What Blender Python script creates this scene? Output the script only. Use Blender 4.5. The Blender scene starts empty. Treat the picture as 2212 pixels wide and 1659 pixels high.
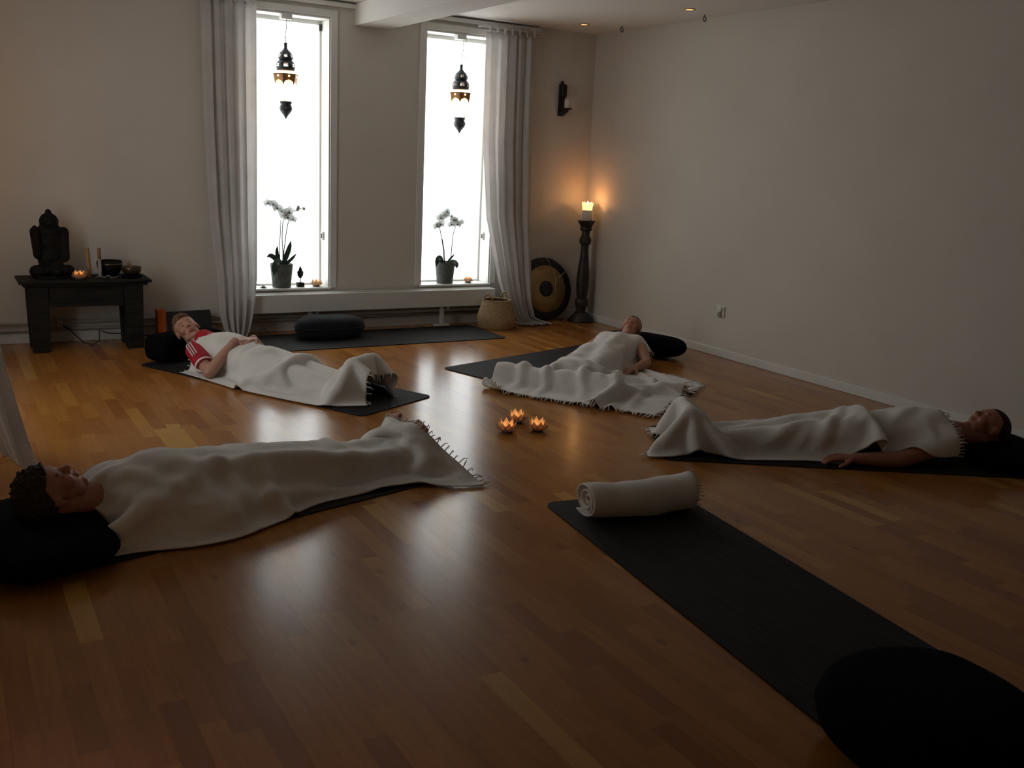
import bpy, bmesh, math, random
import numpy as np
from mathutils import Vector, Matrix, noise

random.seed(7)
RNG = np.random.default_rng(11)
SC = bpy.context.scene
COL = SC.collection
PI = math.pi

# ------------------------------------------------------------------ camera
CAM_H = 1.45
yaw, pitch, roll, FPX = math.radians(30.95), math.radians(12.95), math.radians(2.75), 2100.0
fw = Vector((math.sin(yaw) * math.cos(pitch), math.cos(yaw) * math.cos(pitch), -math.sin(pitch)))
r0 = Vector((math.cos(yaw), -math.sin(yaw), 0)); u0 = r0.cross(fw)
cr = r0 * math.cos(roll) + u0 * math.sin(roll); cu = -r0 * math.sin(roll) + u0 * math.cos(roll)
cam = bpy.data.cameras.new('camera'); camo = bpy.data.objects.new('camera', cam); COL.objects.link(camo)
camo.matrix_world = Matrix(((cr.x, cu.x, -fw.x, 0), (cr.y, cu.y, -fw.y, 0), (cr.z, cu.z, -fw.z, CAM_H), (0, 0, 0, 1)))
cam.sensor_fit = 'HORIZONTAL'; cam.sensor_width = 36.0; cam.lens = FPX / 2212 * 36.0
cam.clip_start = 0.02
SC.camera = camo

# ------------------------------------------------------------------ world, exposure
W = bpy.data.worlds.new('world'); SC.world = W; W.use_nodes = True
W.node_tree.nodes['Background'].inputs[0].default_value = (0.62, 0.70, 0.8, 1)
W.node_tree.nodes['Background'].inputs[1].default_value = 1.0
SC.view_settings.view_transform = 'Standard'; SC.view_settings.look = 'None'
SC.view_settings.gamma = 1; SC.view_settings.use_curve_mapping = False
SC.view_settings.exposure = 0.0
SC.cycles.max_bounces = 8; SC.cycles.diffuse_bounces = 3; SC.cycles.glossy_bounces = 3; SC.cycles.transmission_bounces = 4; SC.cycles.transparent_max_bounces = 8
SC.cycles.caustics_reflective = False; SC.cycles.caustics_refractive = False
SC.cycles.use_adaptive_sampling = True; SC.cycles.adaptive_threshold = 0.04
SC.cycles.use_denoising = True
PANE_LIGHT = 2.95          # daylight behind the frosted panes
LANTERN_W = 2.5
CANDLE_W = 0.28           # one candle flame

# ------------------------------------------------------------------ materials
MATS = {}
def nodes_of(name):
    m = bpy.data.materials.new(name); m.use_nodes = True; MATS[name] = m
    nt = m.node_tree
    return m, nt, nt.nodes, nt.links, nt.nodes['Principled BSDF']
def mat(name, col, rough=0.6, metal=0.0, var=0.0, scale=20.0, bump=0.0, bscale=60.0, stretch=(1, 1, 1), spec=0.5, sheen=0.0, coat=0.0, col2=None):
    m, nt, N, L, B = nodes_of(name)
    B.inputs['Base Color'].default_value = (*col, 1); B.inputs['Roughness'].default_value = rough
    B.inputs['Metallic'].default_value = metal; B.inputs['Specular IOR Level'].default_value = spec
    if sheen: B.inputs['Sheen Weight'].default_value = sheen
    if coat: B.inputs['Coat Weight'].default_value = coat
    tc = N.new('ShaderNodeTexCoord'); mp = N.new('ShaderNodeMapping'); mp.inputs['Scale'].default_value = stretch
    L.new(tc.outputs['Object'], mp.inputs[0])
    if var or col2:
        t = N.new('ShaderNodeTexNoise'); t.inputs['Scale'].default_value = scale; t.inputs['Detail'].default_value = 6
        L.new(mp.outputs[0], t.inputs['Vector'])
        r = N.new('ShaderNodeValToRGB'); r.color_ramp.elements[0].position = 0.32; r.color_ramp.elements[1].position = 0.7
        a = [c * (1 - var) for c in col]; b = col2 or [min(1, c * (1 + var)) for c in col]
        r.color_ramp.elements[0].color = (*a, 1); r.color_ramp.elements[1].color = (*b, 1)
        L.new(t.outputs[0], r.inputs[0]); L.new(r.outputs[0], B.inputs['Base Color'])
    if bump:
        t2 = N.new('ShaderNodeTexNoise'); t2.inputs['Scale'].default_value = bscale; t2.inputs['Detail'].default_value = 5
        L.new(mp.outputs[0], t2.inputs['Vector'])
        bm_ = N.new('ShaderNodeBump'); bm_.inputs['Strength'].default_value = bump; bm_.inputs['Distance'].default_value = 0.01
        L.new(t2.outputs[0], bm_.inputs['Height']); L.new(bm_.outputs[0], B.inputs['Normal'])
    return m
def emit(name, col, strength):
    m, nt, N, L, B = nodes_of(name)
    B.inputs['Base Color'].default_value = (*[min(1, c) for c in col], 1)
    B.inputs['Emission Color'].default_value = (*col, 1); B.inputs['Emission Strength'].default_value = strength
    t = N.new('ShaderNodeTexNoise'); t.inputs['Scale'].default_value = 3.0
    r = N.new('ShaderNodeMapRange'); r.inputs['To Min'].default_value = strength * 0.94; r.inputs['To Max'].default_value = strength * 1.06
    L.new(t.outputs[0], r.inputs[0]); L.new(r.outputs[0], B.inputs['Emission Strength'])
    return m
def cloth(name, col, trans=0.25, wscale=420.0):
    m, nt, N, L, B = nodes_of(name)
    B.inputs['Roughness'].default_value = 0.95; B.inputs['Specular IOR Level'].default_value = 0.15
    B.inputs['Sheen Weight'].default_value = 0.25
    tc = N.new('ShaderNodeTexCoord'); t = N.new('ShaderNodeTexNoise'); t.inputs['Scale'].default_value = 7; t.inputs['Detail'].default_value = 5
    L.new(tc.outputs['Object'], t.inputs['Vector'])
    r = N.new('ShaderNodeValToRGB'); r.color_ramp.elements[0].color = (*[c * 0.9 for c in col], 1); r.color_ramp.elements[1].color = (*col, 1)
    r.color_ramp.elements[0].position = 0.3; r.color_ramp.elements[1].position = 0.7
    L.new(t.outputs[0], r.inputs[0]); L.new(r.outputs[0], B.inputs['Base Color'])
    t2 = N.new('ShaderNodeTexNoise'); t2.inputs['Scale'].default_value = wscale; L.new(tc.outputs['Object'], t2.inputs['Vector'])
    b = N.new('ShaderNodeBump'); b.inputs['Strength'].default_value = 0.25; b.inputs['Distance'].default_value = 0.003
    L.new(t2.outputs[0], b.inputs['Height']); L.new(b.outputs[0], B.inputs['Normal'])
    if trans:
        tr = N.new('ShaderNodeBsdfTranslucent'); L.new(r.outputs[0], tr.inputs[0])
        mx = N.new('ShaderNodeMixShader'); mx.inputs[0].default_value = trans
        L.new(B.outputs[0], mx.inputs[1]); L.new(tr.outputs[0], mx.inputs[2])
        L.new(mx.outputs[0], N['Material Output'].inputs[0])
    return m
def wood_floor():
    m, nt, N, L, B = nodes_of('floor_wood')
    at = N.new('ShaderNodeAttribute'); at.attribute_name = 'tint'
    geo = N.new('ShaderNodeNewGeometry'); cmb = N.new('ShaderNodeCombineXYZ')
    mul = N.new('ShaderNodeMath'); mul.operation = 'MULTIPLY'; mul.inputs[1].default_value = 37.0
    L.new(at.outputs['Fac'], mul.inputs[0]); L.new(mul.outputs[0], cmb.inputs[0]); L.new(mul.outputs[0], cmb.inputs[1])
    add = N.new('ShaderNodeVectorMath'); add.operation = 'ADD'; L.new(geo.outputs['Position'], add.inputs[0]); L.new(cmb.outputs[0], add.inputs[1])
    mp = N.new('ShaderNodeMapping'); mp.inputs['Scale'].default_value = (22, 1.6, 1); L.new(add.outputs[0], mp.inputs[0])
    t = N.new('ShaderNodeTexNoise'); t.inputs['Scale'].default_value = 2.2; t.inputs['Detail'].default_value = 3; t.inputs['Distortion'].default_value = 0.4
    L.new(mp.outputs[0], t.inputs['Vector'])
    ramp = N.new('ShaderNodeValToRGB')
    e = ramp.color_ramp.elements
    e[0].position = 0.0; e[0].color = (0.28, 0.096, 0.018, 1); e[1].position = 1.0; e[1].color = (0.60, 0.34, 0.085, 1)
    x = e.new(0.45); x.color = (0.38, 0.150, 0.033, 1); x = e.new(0.75); x.color = (0.45, 0.195, 0.044, 1)
    L.new(at.outputs['Fac'], ramp.inputs[0])
    g = N.new('ShaderNodeMapRange'); g.inputs['From Min'].default_value = 0.3; g.inputs['From Max'].default_value = 0.7
    g.inputs['To Min'].default_value = 0.90; g.inputs['To Max'].default_value = 1.06; L.new(t.outputs[0], g.inputs[0])
    # knots
    mk = N.new('ShaderNodeMapping'); mk.inputs['Scale'].default_value = (5, 2.6, 1); L.new(add.outputs[0], mk.inputs[0])
    vo = N.new('ShaderNodeTexVoronoi'); vo.inputs['Scale'].default_value = 1.0; L.new(mk.outputs[0], vo.inputs['Vector'])
    kr = N.new('ShaderNodeMapRange'); kr.inputs['From Min'].default_value = 0.03; kr.inputs['From Max'].default_value = 0.09
    kr.inputs['To Min'].default_value = 0.62; kr.inputs['To Max'].default_value = 1.0; L.new(vo.outputs['Distance'], kr.inputs[0])
    kk = N.new('ShaderNodeMath'); kk.operation = 'MULTIPLY'; L.new(g.outputs[0], kk.inputs[0]); L.new(kr.outputs[0], kk.inputs[1])
    mx = N.new('ShaderNodeVectorMath'); mx.operation = 'SCALE'; L.new(ramp.outputs[0], mx.inputs[0]); L.new(kk.outputs[0], mx.inputs['Scale'])
    L.new(mx.outputs[0], B.inputs['Base Color'])
    rr = N.new('ShaderNodeMapRange'); rr.inputs['To Min'].default_value = 0.17; rr.inputs['To Max'].default_value = 0.225
    L.new(t.outputs[0], rr.inputs[0]); L.new(rr.outputs[0], B.inputs['Roughness'])
    B.inputs['Specular IOR Level'].default_value = 0.27
    return m
wood_floor()
mat('wall_paint', (0.70, 0.645, 0.575), 0.85, var=0.03, scale=2.0, bump=0.12, bscale=140)
mat('ceiling_paint', (0.85, 0.82, 0.78), 0.9, var=0.02, scale=2.0, bump=0.06, bscale=120)
mat('white_paint', (0.78, 0.77, 0.73), 0.45, var=0.03, scale=4, bump=0.03)
mat('radiator_paint', (0.72, 0.70, 0.64), 0.4, var=0.03, scale=4)
mat('pipe_paint', (0.42, 0.39, 0.35), 0.5, var=0.1, scale=9)
mat('subfloor', (0.05, 0.025, 0.012), 0.9, var=0.2)
mat('mat_rubber', (0.012, 0.012, 0.013), 0.75, var=0.5, scale=9, stretch=(1, 1, 1), bump=0.5, bscale=160, col2=(0.026, 0.026, 0.028), spec=0.3)
mat('black_fabric', (0.0045, 0.005, 0.006), 0.95, var=0.3, scale=60, bump=0.4, bscale=500, spec=0.05)
mat('charcoal_fabric', (0.018, 0.020, 0.026), 0.95, var=0.25, scale=40, bump=0.4, bscale=400, spec=0.1, sheen=0.12)
mat('table_wood', (0.009, 0.011, 0.009), 0.65, spec=0.3, var=0.5, scale=7, stretch=(1, 8, 8), bump=0.4, bscale=30, col2=(0.022, 0.018, 0.013))
mat('bronze_dark', (0.0045, 0.004, 0.004), 0.7, metal=0.0, spec=0.25, var=0.3, scale=20, bump=0.15, bscale=60)
mat('stand_wood', (0.02, 0.015, 0.012), 0.45, var=0.5, scale=16, bump=0.4, bscale=40, col2=(0.05, 0.032, 0.02))
mat('lantern_metal', (0.05, 0.055, 0.065), 0.5, metal=0.5, var=0.3, scale=40, bump=0.25, bscale=80)
mat('lantern_brass', (0.34, 0.17, 0.06), 0.5, metal=0.4, var=0.2, scale=40, bump=0.2, bscale=80)
mat('cord_black', (0.015, 0.015, 0.016), 0.7, var=0.2)
mat('pot_stone', (0.12, 0.125, 0.115), 0.9, var=0.3, scale=30, bump=0.5, bscale=80)
mat('leaf_green', (0.035, 0.075, 0.05), 0.45, var=0.3, scale=18, bump=0.05)
mat('stem_green', (0.05, 0.05, 0.035), 0.6, var=0.2)
mat('bud_pale', (0.30, 0.32, 0.27), 0.6, var=0.15)
mat('bark', (0.05, 0.035, 0.022), 0.95, var=0.4, scale=60, bump=0.6, bscale=90)
mat('wax_white', (0.75, 0.70, 0.60), 0.5, var=0.05, scale=8)
mat('wax_grey', (0.34, 0.31, 0.28), 0.6, var=0.1, scale=12)
mat('bamboo', (0.30, 0.17, 0.075), 0.6, var=0.25, scale=10, stretch=(4, 4, 1), bump=0.1)
mat('basket_straw', (0.42, 0.29, 0.15), 0.85, var=0.3, scale=30, stretch=(1, 1, 5), bump=0.5, bscale=90)
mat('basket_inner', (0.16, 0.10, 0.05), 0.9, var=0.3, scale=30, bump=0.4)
mat('gong_rim', (0.014, 0.013, 0.015), 0.55, metal=0.2, var=0.4, scale=9, bump=0.1)
mat('gong_face', (0.40, 0.26, 0.10), 0.5, metal=0.25, var=0.35, scale=5, bump=0.12, bscale=18)
mat('gong_hub', (0.016, 0.017, 0.022), 0.6, var=0.3, scale=10)
mat('cord_light', (0.36, 0.34, 0.30), 0.8, var=0.1)
mat('orange_paper', (0.62, 0.13, 0.02), 0.6, var=0.15, scale=14)
mat('panel_black', (0.006, 0.006, 0.007), 0.35, var=0.2)
mat('panel_edge', (0.10, 0.10, 0.10), 0.5, var=0.2)
mat('socket_white', (0.72, 0.70, 0.64), 0.35, var=0.03)
mat('socket_dark', (0.32, 0.28, 0.22), 0.5, var=0.03)
mat('brass_bowl', (0.09, 0.07, 0.045), 0.35, metal=0.7, var=0.3, scale=18)
mat('sconce_iron', (0.012, 0.008, 0.007), 0.6, var=0.3, scale=20, bump=0.2)
mat('ring_iron', (0.06, 0.05, 0.04), 0.5, metal=0.6, var=0.2)
mat('dl_metal', (0.5, 0.36, 0.2), 0.35, metal=0.6, var=0.05)
mat('tea_tin', (0.4, 0.36, 0.3), 0.35, metal=0.8, var=0.1)
mat('beads_grey', (0.16, 0.15, 0.14), 0.6, var=0.2, scale=30)
mat('jersey_red', (0.42, 0.008, 0.02), 0.75, var=0.15, scale=20, bump=0.15, bscale=200)
mat('jersey_white', (0.72, 0.66, 0.64), 0.8, var=0.06, scale=20)
mat('hair_blond', (0.16, 0.085, 0.035), 0.7, var=0.4, scale=50, stretch=(1, 1, 1), bump=0.5, bscale=150)
mat('hair_brown', (0.035, 0.018, 0.010), 0.65, var=0.5, scale=40, bump=0.6, bscale=120)
mat('hair_dark', (0.022, 0.012, 0.008), 0.75, var=0.4, scale=60, bump=0.5, bscale=260)
mat('eye_white', (0.5, 0.45, 0.42), 0.25, var=0.02)
mat('eye_dark', (0.02, 0.012, 0.01), 0.2, var=0.02)
cloth('blanket_cotton', (0.90, 0.865, 0.81), 0.10)
cloth('curtain_linen', (0.88, 0.85, 0.83), 0.45, 600)
cloth('petal_orchid', (0.80, 0.82, 0.80), 0.25, 60)
cloth('petal_capiz', (0.52, 0.36, 0.24), 0.5, 60)
emit('daylight_pane', (0.93, 0.985, 1.0), PANE_LIGHT)
emit('flame', (1.0, 0.62, 0.22), 14.0)
emit('candle_glow', (1.0, 0.52, 0.17), 2.6)
emit('bulb', (1.0, 0.62, 0.28), 10.0)
emit('dl_glow', (1.0, 0.50, 0.18), 1.6)
def glass_mat():
    m, nt, N, L, B = nodes_of('lantern_glass')
    tr = N.new('ShaderNodeBsdfTransparent'); tr.inputs[0].default_value = (0.96, 0.96, 0.94, 1)
    tl = N.new('ShaderNodeBsdfTranslucent'); tl.inputs[0].default_value = (0.95, 0.9, 0.82, 1)
    n = N.new('ShaderNodeTexNoise'); n.inputs['Scale'].default_value = 40
    mr = N.new('ShaderNodeMapRange'); mr.inputs['To Min'].default_value = 0.2; mr.inputs['To Max'].default_value = 0.45; L.new(n.outputs[0], mr.inputs[0])
    mx = N.new('ShaderNodeMixShader'); L.new(mr.outputs[0], mx.inputs[0]); L.new(tr.outputs[0], mx.inputs[1]); L.new(tl.outputs[0], mx.inputs[2])
    L.new(mx.outputs[0], N['Material Output'].inputs[0])
glass_mat()
def skin_mat():
    m, nt, N, L, B = nodes_of('skin')
    at = N.new('ShaderNodeAttribute'); at.attribute_name = 'skin_col'
    t = N.new('ShaderNodeTexNoise'); t.inputs['Scale'].default_value = 30; t.inputs['Detail'].default_value = 4
    tc = N.new('ShaderNodeTexCoord'); L.new(tc.outputs['Object'], t.inputs['Vector'])
    mr = N.new('ShaderNodeMapRange'); mr.inputs['To Min'].default_value = 0.9; mr.inputs['To Max'].default_value = 1.08; L.new(t.outputs[0], mr.inputs[0])
    s = N.new('ShaderNodeVectorMath'); s.operation = 'SCALE'; L.new(at.outputs['Color'], s.inputs[0]); L.new(mr.outputs[0], s.inputs['Scale'])
    L.new(s.outputs[0], B.inputs['Base Color']); B.inputs['Roughness'].default_value = 0.5
    B.inputs['Subsurface Weight'].default_value = 0.0
skin_mat()

# ------------------------------------------------------------------ mesh helpers
def V(*a): return Vector(a)
def new_bm(): return bmesh.new()
def xf_all(bm, verts, M):
    for v in verts: v.co = M @ v.co
def box(bm, x0, x1, y0, y1, z0, z1):
    vs = [bm.verts.new(c) for c in ((x0, y0, z0), (x1, y0, z0), (x1, y1, z0), (x0, y1, z0), (x0, y0, z1), (x1, y0, z1), (x1, y1, z1), (x0, y1, z1))]
    for f in ((0, 3, 2, 1), (4, 5, 6, 7), (0, 1, 5, 4), (1, 2, 6, 5), (2, 3, 7, 6), (3, 0, 4, 7)):
        bm.faces.new([vs[i] for i in f])
    return vs
def lathe(bm, prof, c=(0, 0, 0), seg=24, sx=1.0, sy=1.0, cap=True, M=None):
    """prof: list of (radius, z)"""
    rings = []; c = Vector(c)
    for r, z in prof:
        ring = []
        for i in range(seg):
            a = 2 * PI * i / seg
            p = Vector((math.cos(a) * r * sx, math.sin(a) * r * sy, z))
            if M is not None: p = M @ p
            ring.append(bm.verts.new(p + c))
        rings.append(ring)
    for k in range(len(rings) - 1):
        for i in range(seg):
            j = (i + 1) % seg
            bm.faces.new((rings[k][i], rings[k][j], rings[k + 1][j], rings[k + 1][i]))
    if cap:
        bm.faces.new(list(reversed(rings[0]))); bm.faces.new(rings[-1])
    return rings
def tube(bm, pts, r, seg=8, r_end=None):
    pts = [Vector(p) for p in pts]; rings = []; n = len(pts); up = Vector((0.13, 0.31, 0.94)); prev = None
    for k, p in enumerate(pts):
        d = (pts[min(k + 1, n - 1)] - pts[max(k - 1, 0)]).normalized()
        if prev is None: a = d.cross(up if abs(d.dot(up)) < 0.95 else Vector((1, 0, 0))).normalized()
        else: a = (prev - d * prev.dot(d)).normalized()
        prev = a; b = d.cross(a)
        rr = r if r_end is None else r + (r_end - r) * k / max(1, n - 1)
        rings.append([bm.verts.new(p + a * math.cos(2 * PI * i / seg) * rr + b * math.sin(2 * PI * i / seg) * rr) for i in range(seg)])
    for k in range(n - 1):
        for i in range(seg):
            j = (i + 1) % seg; bm.faces.new((rings[k][i], rings[k][j], rings[k + 1][j], rings[k + 1][i]))
    bm.faces.new(list(reversed(rings[0]))); bm.faces.new(rings[-1])
def ellipsoid(bm, c, rad, A=None, seg=20, rings=12):
    """A: 3x3 matrix whose columns are the local axes"""
    c = Vector(c); rows = []
    A = A or Matrix.Identity(3)
    top = bm.verts.new(c + A @ Vector((0, 0, rad[2]))); bot = bm.verts.new(c + A @ Vector((0, 0, -rad[2])))
    for i in range(1, rings):
        th = PI * i / rings
        rows.append([bm.verts.new(c + A @ Vector((math.sin(th) * math.cos(2 * PI * j / seg) * rad[0], math.sin(th) * math.sin(2 * PI * j / seg) * rad[1], math.cos(th) * rad[2]))) for j in range(seg)])
    for j in range(seg):
        k = (j + 1) % seg
        bm.faces.new((top, rows[0][j], rows[0][k])); bm.faces.new((bot, rows[-1][k], rows[-1][j]))
        for i in range(len(rows) - 1): bm.faces.new((rows[i][j], rows[i + 1][j], rows[i + 1][k], rows[i][k]))
def rcone(bm, a, b, ra, rb, seg=16):
    a, b = Vector(a), Vector(b); d = b - a; L_ = d.length
    if L_ < 1e-6: ellipsoid(bm, a, (ra,) * 3); return
    d /= L_; x = d.orthogonal().normalized(); y = d.cross(x); M = Matrix((x, y, d)).transposed()
    prof = [(ra * math.sin(t), -ra * math.cos(t)) for t in (0.12, 0.5, 0.9, 1.3, PI / 2)]
    prof += [(rb * math.cos(t), L_ + rb * math.sin(t)) for t in (0, 0.3, 0.7, 1.1, 1.45)]
    lathe(bm, prof, a, seg, M=M)
def obj(name, bm, m, parent=None, smooth=True, sharp=None, recalc=False):
    if isinstance(bm, bmesh.types.BMesh):
        if recalc: bmesh.ops.recalc_face_normals(bm, faces=bm.faces)
        me = bpy.data.meshes.new(name); bm.to_mesh(me); bm.free()
    else: me = bm
    if m is not None and not me.materials: me.materials.append(MATS[m])
    if smooth:
        for p in me.polygons: p.use_smooth = True
        if sharp: me.set_sharp_from_angle(angle=math.radians(sharp))
    o = bpy.data.objects.new(name, me); COL.objects.link(o)
    if parent is not None:
        o.parent = parent; o.matrix_parent_inverse = parent.matrix_world.inverted()
    return o
def thing(name, label, cat, loc=(0, 0, 0), group=None, kind=None):
    o = bpy.data.objects.new(name, None); COL.objects.link(o); o.location = loc; o.empty_display_size = 0.05
    o.matrix_world = Matrix.Translation(loc)
    tag(o, label, cat, group, kind); return o
def tag(o, label=None, cat=None, group=None, kind=None):
    if label: o['label'] = label
    if cat: o['category'] = cat
    if group: o['group'] = group
    if kind: o['kind'] = kind
    return o
def bevel(o, w=0.004, seg=2):
    b = o.modifiers.new('bevel', 'BEVEL'); b.width = w; b.segments = seg; b.limit_method = 'ANGLE'; return o
def boxo(name, m, parent, *dims, bev=0.0):
    bm = new_bm(); box(bm, *dims); o = obj(name, bm, m, parent, smooth=False)
    if bev: bevel(o, bev)
    return o
def struct(o): o['kind'] = 'structure'; return o
def point_light(name, loc, power, col, r, parent=None):
    l = bpy.data.lights.new(name, 'POINT'); l.energy = power; l.color = col; l.shadow_soft_size = r
    o = bpy.data.objects.new(name, l); COL.objects.link(o); o.location = loc
    if parent is not None: o.parent = parent; o.matrix_parent_inverse = parent.matrix_world.inverted()
    return o
def proj(p):
    d = Vector(p) - Vector((0, 0, CAM_H)); z = d.dot(fw)
    if z < 0.05: return None
    return (1106 + FPX * d.dot(cr) / z, 829.5 - FPX * d.dot(cu) / z)
def remesh(bm, voxel, smooth_it=4, fac=0.5):
    me = bpy.data.meshes.new('tmp'); bm.to_mesh(me); bm.free()
    o = bpy.data.objects.new('tmp', me); COL.objects.link(o)
    r = o.modifiers.new('r', 'REMESH'); r.mode = 'VOXEL'; r.voxel_size = voxel; r.use_smooth_shade = True
    if smooth_it:
        s = o.modifiers.new('s', 'SMOOTH'); s.factor = fac; s.iterations = smooth_it
    dg = bpy.context.evaluated_depsgraph_get(); dg.update()
    out = bpy.data.meshes.new_from_object(o.evaluated_get(dg))
    bpy.data.objects.remove(o); bpy.data.meshes.remove(me)
    return out

# ------------------------------------------------------------------ room
XL, XR, YF, YB, ZC = -0.28, 5.34, -1.3, 7.70, 2.60
WT = 0.30
W1 = (2.115, 2.800); W2 = (3.630, 4.316); WZ = (0.352, 2.472)

floor = obj('floor', (lambda b: (box(b, XL, XR, YF, YB, -0.06, -0.014), b)[1])(new_bm()), 'subfloor', smooth=False); struct(floor)
# mats first as data, so that planks hidden below them are not picked as pieces
def ang(deg): a = math.radians(deg); return Vector((math.cos(a), math.sin(a), 0)), Vector((-math.sin(a), math.cos(a), 0))
MATDATA = {  # centre, direction degrees, length, width
    'A': ((1.852, 5.990), -63.0, 1.96, 0.66), 'B': ((4.09, 5.97), 16.7, 2.05, 0.66),
    'C': ((4.13, 3.42), -31.7, 1.98, 0.66), 'D': ((1.03, 3.915), 14.2, 1.98, 0.66),
    'back': ((3.03, 7.205), 0.6, 2.06, 0.66), 'front': ((2.395, 2.33), 82.5, 1.98, 0.65)}
def under_mat(x, y):
    for c, a, l, w in MATDATA.values():
        d, n = ang(a); q = Vector((x - c[0], y - c[1], 0))
        if abs(q.dot(d)) < l / 2 and abs(q.dot(n)) < w / 2: return True
    return False
planks = []
pw = 0.070; x = XL
while x < XR - 1e-4:
    x1 = min(x + pw, XR); y = YF - random.random() * 0.45
    while y < YB:
        L_ = random.choice((0.34, 0.42, 0.46, 0.46, 0.52, 0.6)); y1 = min(y + L_, YB)
        if y1 > YF:
            planks.append((x, x1, max(y, YF), y1, min(0.9, max(0.08, random.gauss(0.5, 0.18)))))
        y = y1
    x = x1
def plank_area(p):
    cx_, cy_ = (p[0] + p[1]) / 2, (p[2] + p[3]) / 2
    if under_mat(cx_, cy_): return 0
    q = [proj((a, b, 0)) for a, b in ((p[0], p[2]), (p[1], p[2]), (p[1], p[3]), (p[0], p[3]))]
    if any(k is None for k in q): return 0
    c = proj((cx_, cy_, 0))
    if not (0 < c[0] < 2212 and 0 < c[1] < 1659): return 0
    return abs(sum(q[i][0] * q[(i + 1) % 4][1] - q[(i + 1) % 4][0] * q[i][1] for i in range(4))) / 2
planks.sort(key=plank_area, reverse=True)
def plank_mesh(plist, name):
    bm = new_bm(); lay = bm.verts.layers.float.new('tint')
    for (a, b, c, d, t) in plist:
        g = 0.00012; dz = 0.0
        for v in box(bm, a + g, b - g, c + g, d - g, -0.014, dz): v[lay] = t
    me = bpy.data.meshes.new(name); bm.to_mesh(me); bm.free(); return me
for p in planks[:300]:
    obj('plank', plank_mesh([p], 'plank'), 'floor_wood', floor, smooth=False)
tag(obj('far_planks', plank_mesh(planks[300:], 'far_planks'), 'floor_wood', floor, smooth=False), 'honey brown wooden floor strips further off', kind='stuff')

bm = new_bm()
T0, T1 = YB, YB + WT
for (a, b, c, d) in ((XL - WT, W1[0], 0, ZC), (W1[1], W2[0], 0, ZC), (W2[1], XR + WT, 0, ZC), (W1[0], W1[1], 0, WZ[0] - 0.012), (W1[0], W1[1], WZ[1], ZC), (W2[0], W2[1], 0, WZ[0] - 0.012), (W2[0], W2[1], WZ[1], ZC)):
    box(bm, a, b, T0, T1, c - 0.06 * (c == 0), d)
struct(obj('wall_back', bm, 'wall_paint', smooth=False))
bm = new_bm(); box(bm, XR, XR + 0.2, YF, YB, -0.06, ZC); struct(obj('wall_right', bm, 'wall_paint', smooth=False))
bm = new_bm(); box(bm, XL - 0.5, XR + 0.2, YF - 0.2, YF, -0.06, ZC); struct(obj('wall_front', bm, 'wall_paint', smooth=False))
bm = new_bm(); box(bm, XL - 0.5, XR + 0.3, YF - 0.2, YB + WT, ZC, ZC + 0.12); struct(obj('ceiling', bm, 'ceiling_paint', smooth=False))
bm = new_bm(); box(bm, 3.00, 3.30, YF, YB, 2.432, ZC); o = struct(obj('trim_1', bm, 'ceiling_paint', smooth=False)); o['label'] = 'white boxed ceiling beam running above the wall between the windows'
bevel(o, 0.008)
bm = new_bm(); box(bm, XR - 0.014, XR, YF, YB, 0, 0.065); o = struct(obj('baseboard_right', bm, 'white_paint', smooth=False)); bevel(o, 0.004)
bm = new_bm(); box(bm, XL, 1.86, YB - 0.016, YB, 0, 0.075); box(bm, 4.36, XR - 0.014, YB - 0.016, YB, 0, 0.075); o = struct(obj('baseboard_back', bm, 'white_paint', smooth=False)); bevel(o, 0.004)
# left wall with its own frosted window, whose near curtain shows at the left picture edge
LW = (5.05, 5.95)
bm = new_bm()
for (a, b, c, d) in ((YF, LW[0], -0.06, ZC), (LW[1], YB, -0.06, ZC), (LW[0], LW[1], -0.06, 0.35), (LW[0], LW[1], 2.47, ZC)):
    box(bm, XL - 0.25, XL, a, b, c, d)
struct(obj('wall_left', bm, 'wall_paint', smooth=False))

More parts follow.
